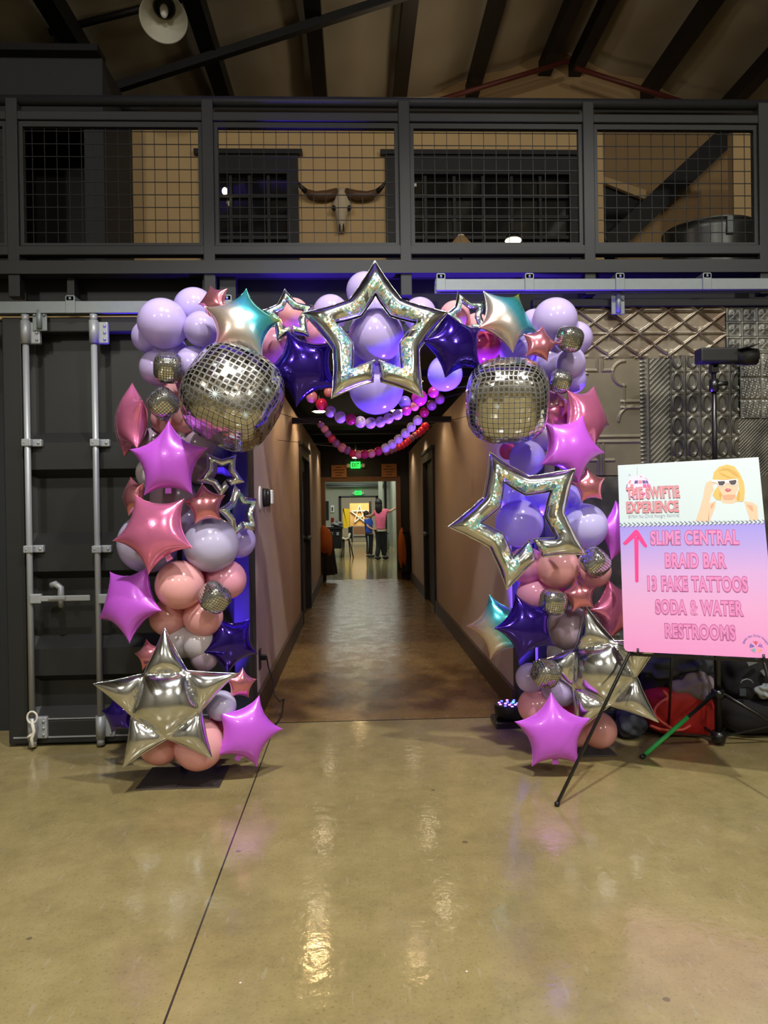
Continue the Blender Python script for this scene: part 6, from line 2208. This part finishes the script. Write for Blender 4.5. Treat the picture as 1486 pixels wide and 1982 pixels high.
def person(label, J, k, mats, hairlen, stripe=False):
    """J: joints in metres; k: girth scale"""
    t = thing('person', label, 'person', (J['pelvis'].x, J['pelvis'].y, 0))
    off = Vector(t.location)
    g = {n: p - off for n, p in J.items()}
    names = ['pelvis', 'waist', 'chest', 'neck', 'head0', 'head', 'shl', 'ell', 'wrl', 'shr', 'elr', 'wrr', 'hipl', 'knl', 'anl', 'hipr', 'knr', 'anr']
    rad = [.13, .115, .135, .052, .062, .085, .062, .042, .03, .062, .042, .03, .085, .06, .042, .085, .06, .042]
    ix = {n: i for i, n in enumerate(names)}
    pts = [g[n] for n in names]
    E = [(0, 1), (1, 2), (2, 3), (3, 4), (4, 5), (2, 6), (6, 7), (7, 8), (2, 9), (9, 10), (10, 11), (0, 12), (12, 13), (13, 14), (0, 15), (15, 16), (16, 17)]
    rr = [r_ * k for r_ in rad]
    for s, (e, w_) in ((1, ('ell', 'wrl')), (-1, ('elr', 'wrr'))):
        P2, E2, Q2 = hand(g[w_], g[w_] - g[e], s, k)
        n0 = len(pts)
        pts += P2[1:]
        E += [(ix[w_] if a == 0 else a - 1 + n0, b - 1 + n0) for a, b in E2]
        rr += Q2[1:]
    skin('body', pts, E, rr, mats['skin'], t)
    # shirt over chest and upper arms
    sp = [g['pelvis'] + Vector((0, 0, .0 * k)), g['waist'], g['chest'], g['neck'] - Vector((0, 0, .03 * k)), g['shl'], g['shl'].lerp(g['ell'], .75), g['shr'], g['shr'].lerp(g['elr'], .75)]
    skin('shirt', sp, [(0, 1), (1, 2), (2, 3), (2, 4), (4, 5), (2, 6), (6, 7)], [x * k for x in (.152, .138, .155, .066, .078, .062, .078, .062)], mats['shirt'], t, rootv=1)
    tp = [g['pelvis'] + Vector((0, 0, .12 * k)), g['hipl'], g['knl'], g['anl'] - Vector((0, 0, .0)), g['hipr'], g['knr'], g['anr'] - Vector((0, 0, .0))]
    skin('trousers', tp, [(0, 1), (1, 2), (2, 3), (0, 4), (4, 5), (5, 6)], [x * k for x in (.14, .105, .078, .066, .105, .078, .066)], mats['pants'], t)
    for n, d in (('anl', -1), ('anr', 1)):
        a = g[n]
        z = 0.045 * k
        MB().ell((a.x + 0.055 * k * mats['toe'][0], a.y + 0.055 * k * mats['toe'][1], z), (0.055 * k + 0.07 * k * abs(mats['toe'][0]), 0.055 * k + 0.07 * k * abs(mats['toe'][1]), z), 18, 10).build('shoe', mats['shoe'], t)
    h = g['head']
    hm = MB().ell(h + Vector((0, -.012 * k, .022 * k)), (.098 * k, .108 * k, .118 * k), 22, 14)
    if hairlen:
        hm.ell(h + Vector((0, -.05 * k, -.12 * k)), (.10 * k, .075 * k, .20 * k), 22, 14, crumple(4, 0.05, 8))
    hm.build('hair', mats['hair'], t)
    # the face looks away from the doorway, into the room
    fc = MB()
    fdir = 1
    fc.ell(h + Vector((0, fdir * .088 * k, -.01 * k)), (.014 * k, .022 * k, .026 * k), 10, 8)
    for s in (-1, 1):
        fc.ell(h + Vector((s * .09 * k, .0, -.005 * k)), (.014 * k, .022 * k, .032 * k), 10, 8)
    fc.build('nose_and_ears', mats['skin'], t)
    for s in (-1, 1):
        MB().ell(h + Vector((s * .032 * k, .082 * k, .015 * k)), (.014 * k, .008 * k, .008 * k), 10, 6).build('eye', M['white'], t)
    MB().ell(h + Vector((0, .08 * k, -.05 * k)), (.026 * k, .008 * k, .008 * k), 10, 6).build('mouth', M['redlite'], t)
    if stripe:
        q = [g['hipl'] + Vector((.0, -.12 * k, 0)), g['knl'] + Vector((0, -.083 * k, 0)), g['anl'] + Vector((0, -.07 * k, 0.03))]
        MB().tube(q, .018 * k, 8).build('trouser_stripe', M['greycloth'], t)
    return t


def jp(px, py, Y):
    return at(px, py, Y)


Yp = 19.6
J = dict(pelvis=jp(736.5, 1026, Yp), waist=jp(737, 1012, Yp), chest=jp(736, 996, Yp), neck=jp(733.5, 985, Yp), head0=jp(733, 981, Yp), head=jp(732.5, 975, Yp + .02),
         shl=jp(727.5, 991, Yp), ell=jp(719, 998, Yp + .1), wrl=jp(712.5, 999, Yp + .28), shr=jp(745, 988.5, Yp), elr=jp(755, 989.5, Yp + .05), wrr=jp(762, 985.5, Yp + .08),
         hipl=jp(732.5, 1032, Yp), knl=jp(733, 1055, Yp + .04), anl=jp(729.5, 1078, Yp - .02), hipr=jp(741, 1032, Yp), knr=jp(740, 1054, Yp + .04), anr=jp(744, 1077, Yp + .1))
dz = 0.085 - J['anl'].z
J['anl'].z = 0.085
J['anr'].z = 0.085
w = person('woman with long black hair in a pink shirt, one arm stretched to the wall', J, 1.0,
           dict(skin=M['skin'], shirt=M['pinkshirt'], pants=M['jeans'], shoe=M['shoe'], hair=M['hair'], toe=(0.5, 0.5)), True)
hem = MB().lathe([(0.158, 0.0), (0.165, 0.05)], J['pelvis'] - Vector(w.location) + Vector((0, 0, -0.03)), n=24)
hem.build('shirt_hem', M['offwhite'], w)
Yk = 20.6
J = dict(pelvis=jp(714.5, 1033, Yk), waist=jp(714, 1023, Yk), chest=jp(713, 1011, Yk), neck=jp(710, 1003, Yk), head0=jp(709, 1000, Yk), head=jp(708.5, 995.5, Yk),
         shl=jp(708.5, 1008, Yk - .04), ell=jp(711.5, 1019, Yk - .1), wrl=jp(722, 1025, Yk - .12), shr=jp(717.5, 1008, Yk + .06), elr=jp(720, 1018, Yk + .1), wrr=jp(723.5, 1024, Yk + .02),
         hipl=jp(712, 1037, Yk), knl=jp(713, 1054, Yk - .02), anl=jp(711.5, 1072, Yk), hipr=jp(717.5, 1037, Yk), knr=jp(718, 1054, Yk), anr=jp(717.5, 1073, Yk))
J['anl'].z = 0.07
J['anr'].z = 0.07
person('child with short dark hair in a blue shirt and striped dark trousers', J, 0.78,
       dict(skin=M['skin'], shirt=M['blueshirt'], pants=M['jeans'], shoe=M['darkcloth'], hair=M['hairb'], toe=(0.9, -0.2)), False, True)

# ---------------------------------------------------------------- loft things
sk = thing('longhorn_skull', 'bleached longhorn skull with dark tipped horns on the loft wall', 'skull', at(662, 400, YM - .06))


def skp(px, py, y):
    return at(px, py, y) - Vector(sk.location)


Yq = YM - 0.06
prof = [(367, 9, .05), (376, 10, .06), (386, 13, .07), (396, 19, .08), (404, 18, .08), (412, 13, .075), (424, 10, .065), (438, 8.5, .05), (448, 7, .035)]
v, fcs = [], []
N = 20
for (py, hw, dp) in prof:
    c_ = skp(661, py, Yq)
    w_ = hw * Yq / F
    for i in range(N):
        a = 2 * math.pi * i / N
        v.append((c_.x + w_ * math.cos(a), c_.y + dp * math.sin(a) - 0.0, c_.z))
for j in range(len(prof) - 1):
    for i in range(N):
        fcs.append((j * N + i, (j + 1) * N + i, (j + 1) * N + (i + 1) % N, j * N + (i + 1) % N))
fcs += [tuple(range(N)), tuple(reversed(range((len(prof) - 1) * N, len(prof) * N)))]
link_mesh('cranium', v, fcs, M['bone'], sk, True)
for s in (-1, 1):
    MB().ell(skp(661 + s * 15, 403, Yq - .05), (.022, .03, .03), 14, 8).build('eye_socket', M['horntip'], sk)
    MB().ell(skp(661 + s * 3.5, 440, Yq - .035), (.01, .02, .05), 12, 8).build('nostril', M['horntip'], sk)
    hp = [(661 + s * 8, 373), (661 + s * 28, 378), (661 + s * 50, 378), (661 + s * 68, 372), (661 + s * 80, 360), (661 + s * 85, 350)]
    MB().tube([skp(*q, Yq - 0.02 * i) for i, q in enumerate(hp)][:4], [.05, .052, .042, .032], 14).build('horn', M['horn'], sk)
    MB().tube([skp(*q, Yq - 0.02 * (i + 3)) for i, q in enumerate(hp[3:])], [.032, .02, .004], 14).build('horn_tip', M['horntip'], sk)

# high bay lamp hanging near the camera end
hb = thing('high_bay_lamp', 'unlit high bay lamp with a pale bell reflector hanging under the roof', 'lamp', at(318, 12, 6.4))
ax = Vector((0.10, -0.55, -0.83)).normalized()
MB().lathe([(0.08, -0.02), (0.10, 0.0), (0.135, 0.06), (0.17, 0.14), (0.192, 0.22), (0.2, 0.24), (0.188, 0.22), (0.165, 0.14), (0.13, 0.065), (0.09, 0.02)], (0, 0, 0), ax, 36).build('reflector', M['reflector'], hb)
MB().lathe([(0.0, -0.16), (0.085, -0.16), (0.095, -0.02), (0.09, 0.02), (0.0, 0.03)], (0, 0, 0), ax, 28).build('ballast_housing', M['black'], hb)
MB().lathe([(0.088, 0.016), (0.092, 0.035), (0.078, 0.04), (0.074, 0.02)], (0, 0, 0), ax, 28).build('socket_ring', M['black_gloss'], hb)
MB().ell(ax * 0.09, (.035, .035, .06), 16, 10).build('bulb', M['white'], hb)
tz = roof_z(hb.location.x) - 0.15 - hb.location.z
MB().tube([-ax * 0.16, (0, 0, 0.24), (0, 0, tz)], 0.009, 8).build('hook', M['black'], hb)
# pipes under the roof
pp = MB()
q = [at(95, 62, 7.4), at(290, 14, 7.4), at(420, -20, 7.4)]
pp.tube([q[0], q[2]], 0.035, 12)
o = pp.build('sprinkler_pipe', M['black'])
tag(o, 'black sprinkler pipe running up the roof slope behind the high bay lamp', 'pipe')
pb = thing('sprinkler_drop', 'red and black sprinkler drop pipe above the dark loft wall', 'pipe', at(108, 60, 7.4))
MB().tube([(0, 0, 0.1), (0, 0, -0.02)], 0.045, 12).build('fitting', M['redpipe'], pb)
MB().tube([(0, 0, -0.02), (0.08, 0, -0.25)], 0.035, 12).ell((0.09, 0, -0.33), (.075, .075, .12), 16, 10).build('drop_head', M['black'], pb)
b1, b2, b3 = at(925, 190, YG - .5), at(1100, 118, YG - .5), at(1330, 200, YG - .5)
tag(MB().tube([at(845, 195, YG - .5), b2], 0.035, 10).build('gable_pipe', M['redpipe']), 'thin pipe rising along the gable on the lamp side of the ridge', 'pipe')
tag(MB().tube([b2 + Vector((.1, 0, -.1)), b3], 0.035, 10).build('gable_pipe', M['redpipe']), 'thin pipe falling along the gable beyond the ridge', 'pipe')
# loft furniture glimpses
fl_ = thing('loft_lampshade', 'beige cone lampshade standing in the loft behind the mesh', 'lamp', (at(892, 470, 7.0).x, 7.0, at(892, 474, 7.0).z))
MB().lathe([(0.14, -0.04), (0.05, 0.07), (0.035, 0.08)], n=24).build('shade', M['gable'], fl_)
MB().lathe([(0.0, 0.10), (0.033, 0.095), (0.033, 0.08), (0.0, 0.08)], n=20).build('finial', M['offwhite'], fl_)
MB().tube([(0, 0, 0.02), (0, 0, 2.995 - fl_.location.z)], 0.012, 8).build('stem', M['black'], fl_)
dl = thing('desk_lamp', 'small lit white dome lamp in the loft', 'lamp', (at(993, 466, 7.0).x, 7.0, at(993, 466, 7.0).z))
MB().ell((0, 0, 0), (.08, .08, .026), 22, 10).build('lit_dome', M['spark'], dl)
MB().lathe([(0.02, 0.09), (0.05, 0.07), (0.075, 0.02)], n=22).build('shade', M['black'], dl)
MB().tube([(0, 0, -0.02), (0, 0, 2.995 - dl.location.z)], 0.012, 8).build('stem', M['black'], dl)
tag(MB().box(at(798, 362, YM - .03) , at(806, 354, YM - .045), 0.002).build('wall_switch', M['white']), 'small white box on the window trim of the loft', 'switch')
sp = MB().ell(at(435, 370, YM - .1), (.03, .02, .04), 14, 8)  # reflection of a lamp, modelled as a small glowing bead
tag(sp.build('window_glint', M['spark']), 'tiny warm lamp reflection, built as a glowing bead at the loft window', 'bulb')
tubp = at(1370, 445, 6.6)
tbx = thing('stock_tank', 'round dark galvanised tank with a ribbed side in the loft', 'tank', (tubp.x + .08, 6.75, 0))
zt_ = at(1370, 440, 6.6).z
tb_ = MB()
rad = 0.40
prof = [(0.0, 2.995), (rad, 2.995)]
k = 14
for i in range(k + 1):
    prof.append((rad + 0.008 * (i % 2), 3.0 + (zt_ - 3.0) * i / k))
prof += [(rad + 0.02, zt_ + 0.01), (rad - 0.02, zt_ + 0.01), (0.0, zt_ - 0.01)]
tb_.lathe(prof, n=40)
tb_.build('shell', M['tub'], tbx)
MB().box((-0.04, -rad - 0.025, zt_ - 0.16), (0.02, -rad - 0.006, zt_ + 0.0), 0.004).build('seam_strap', M['galv'], tbx)
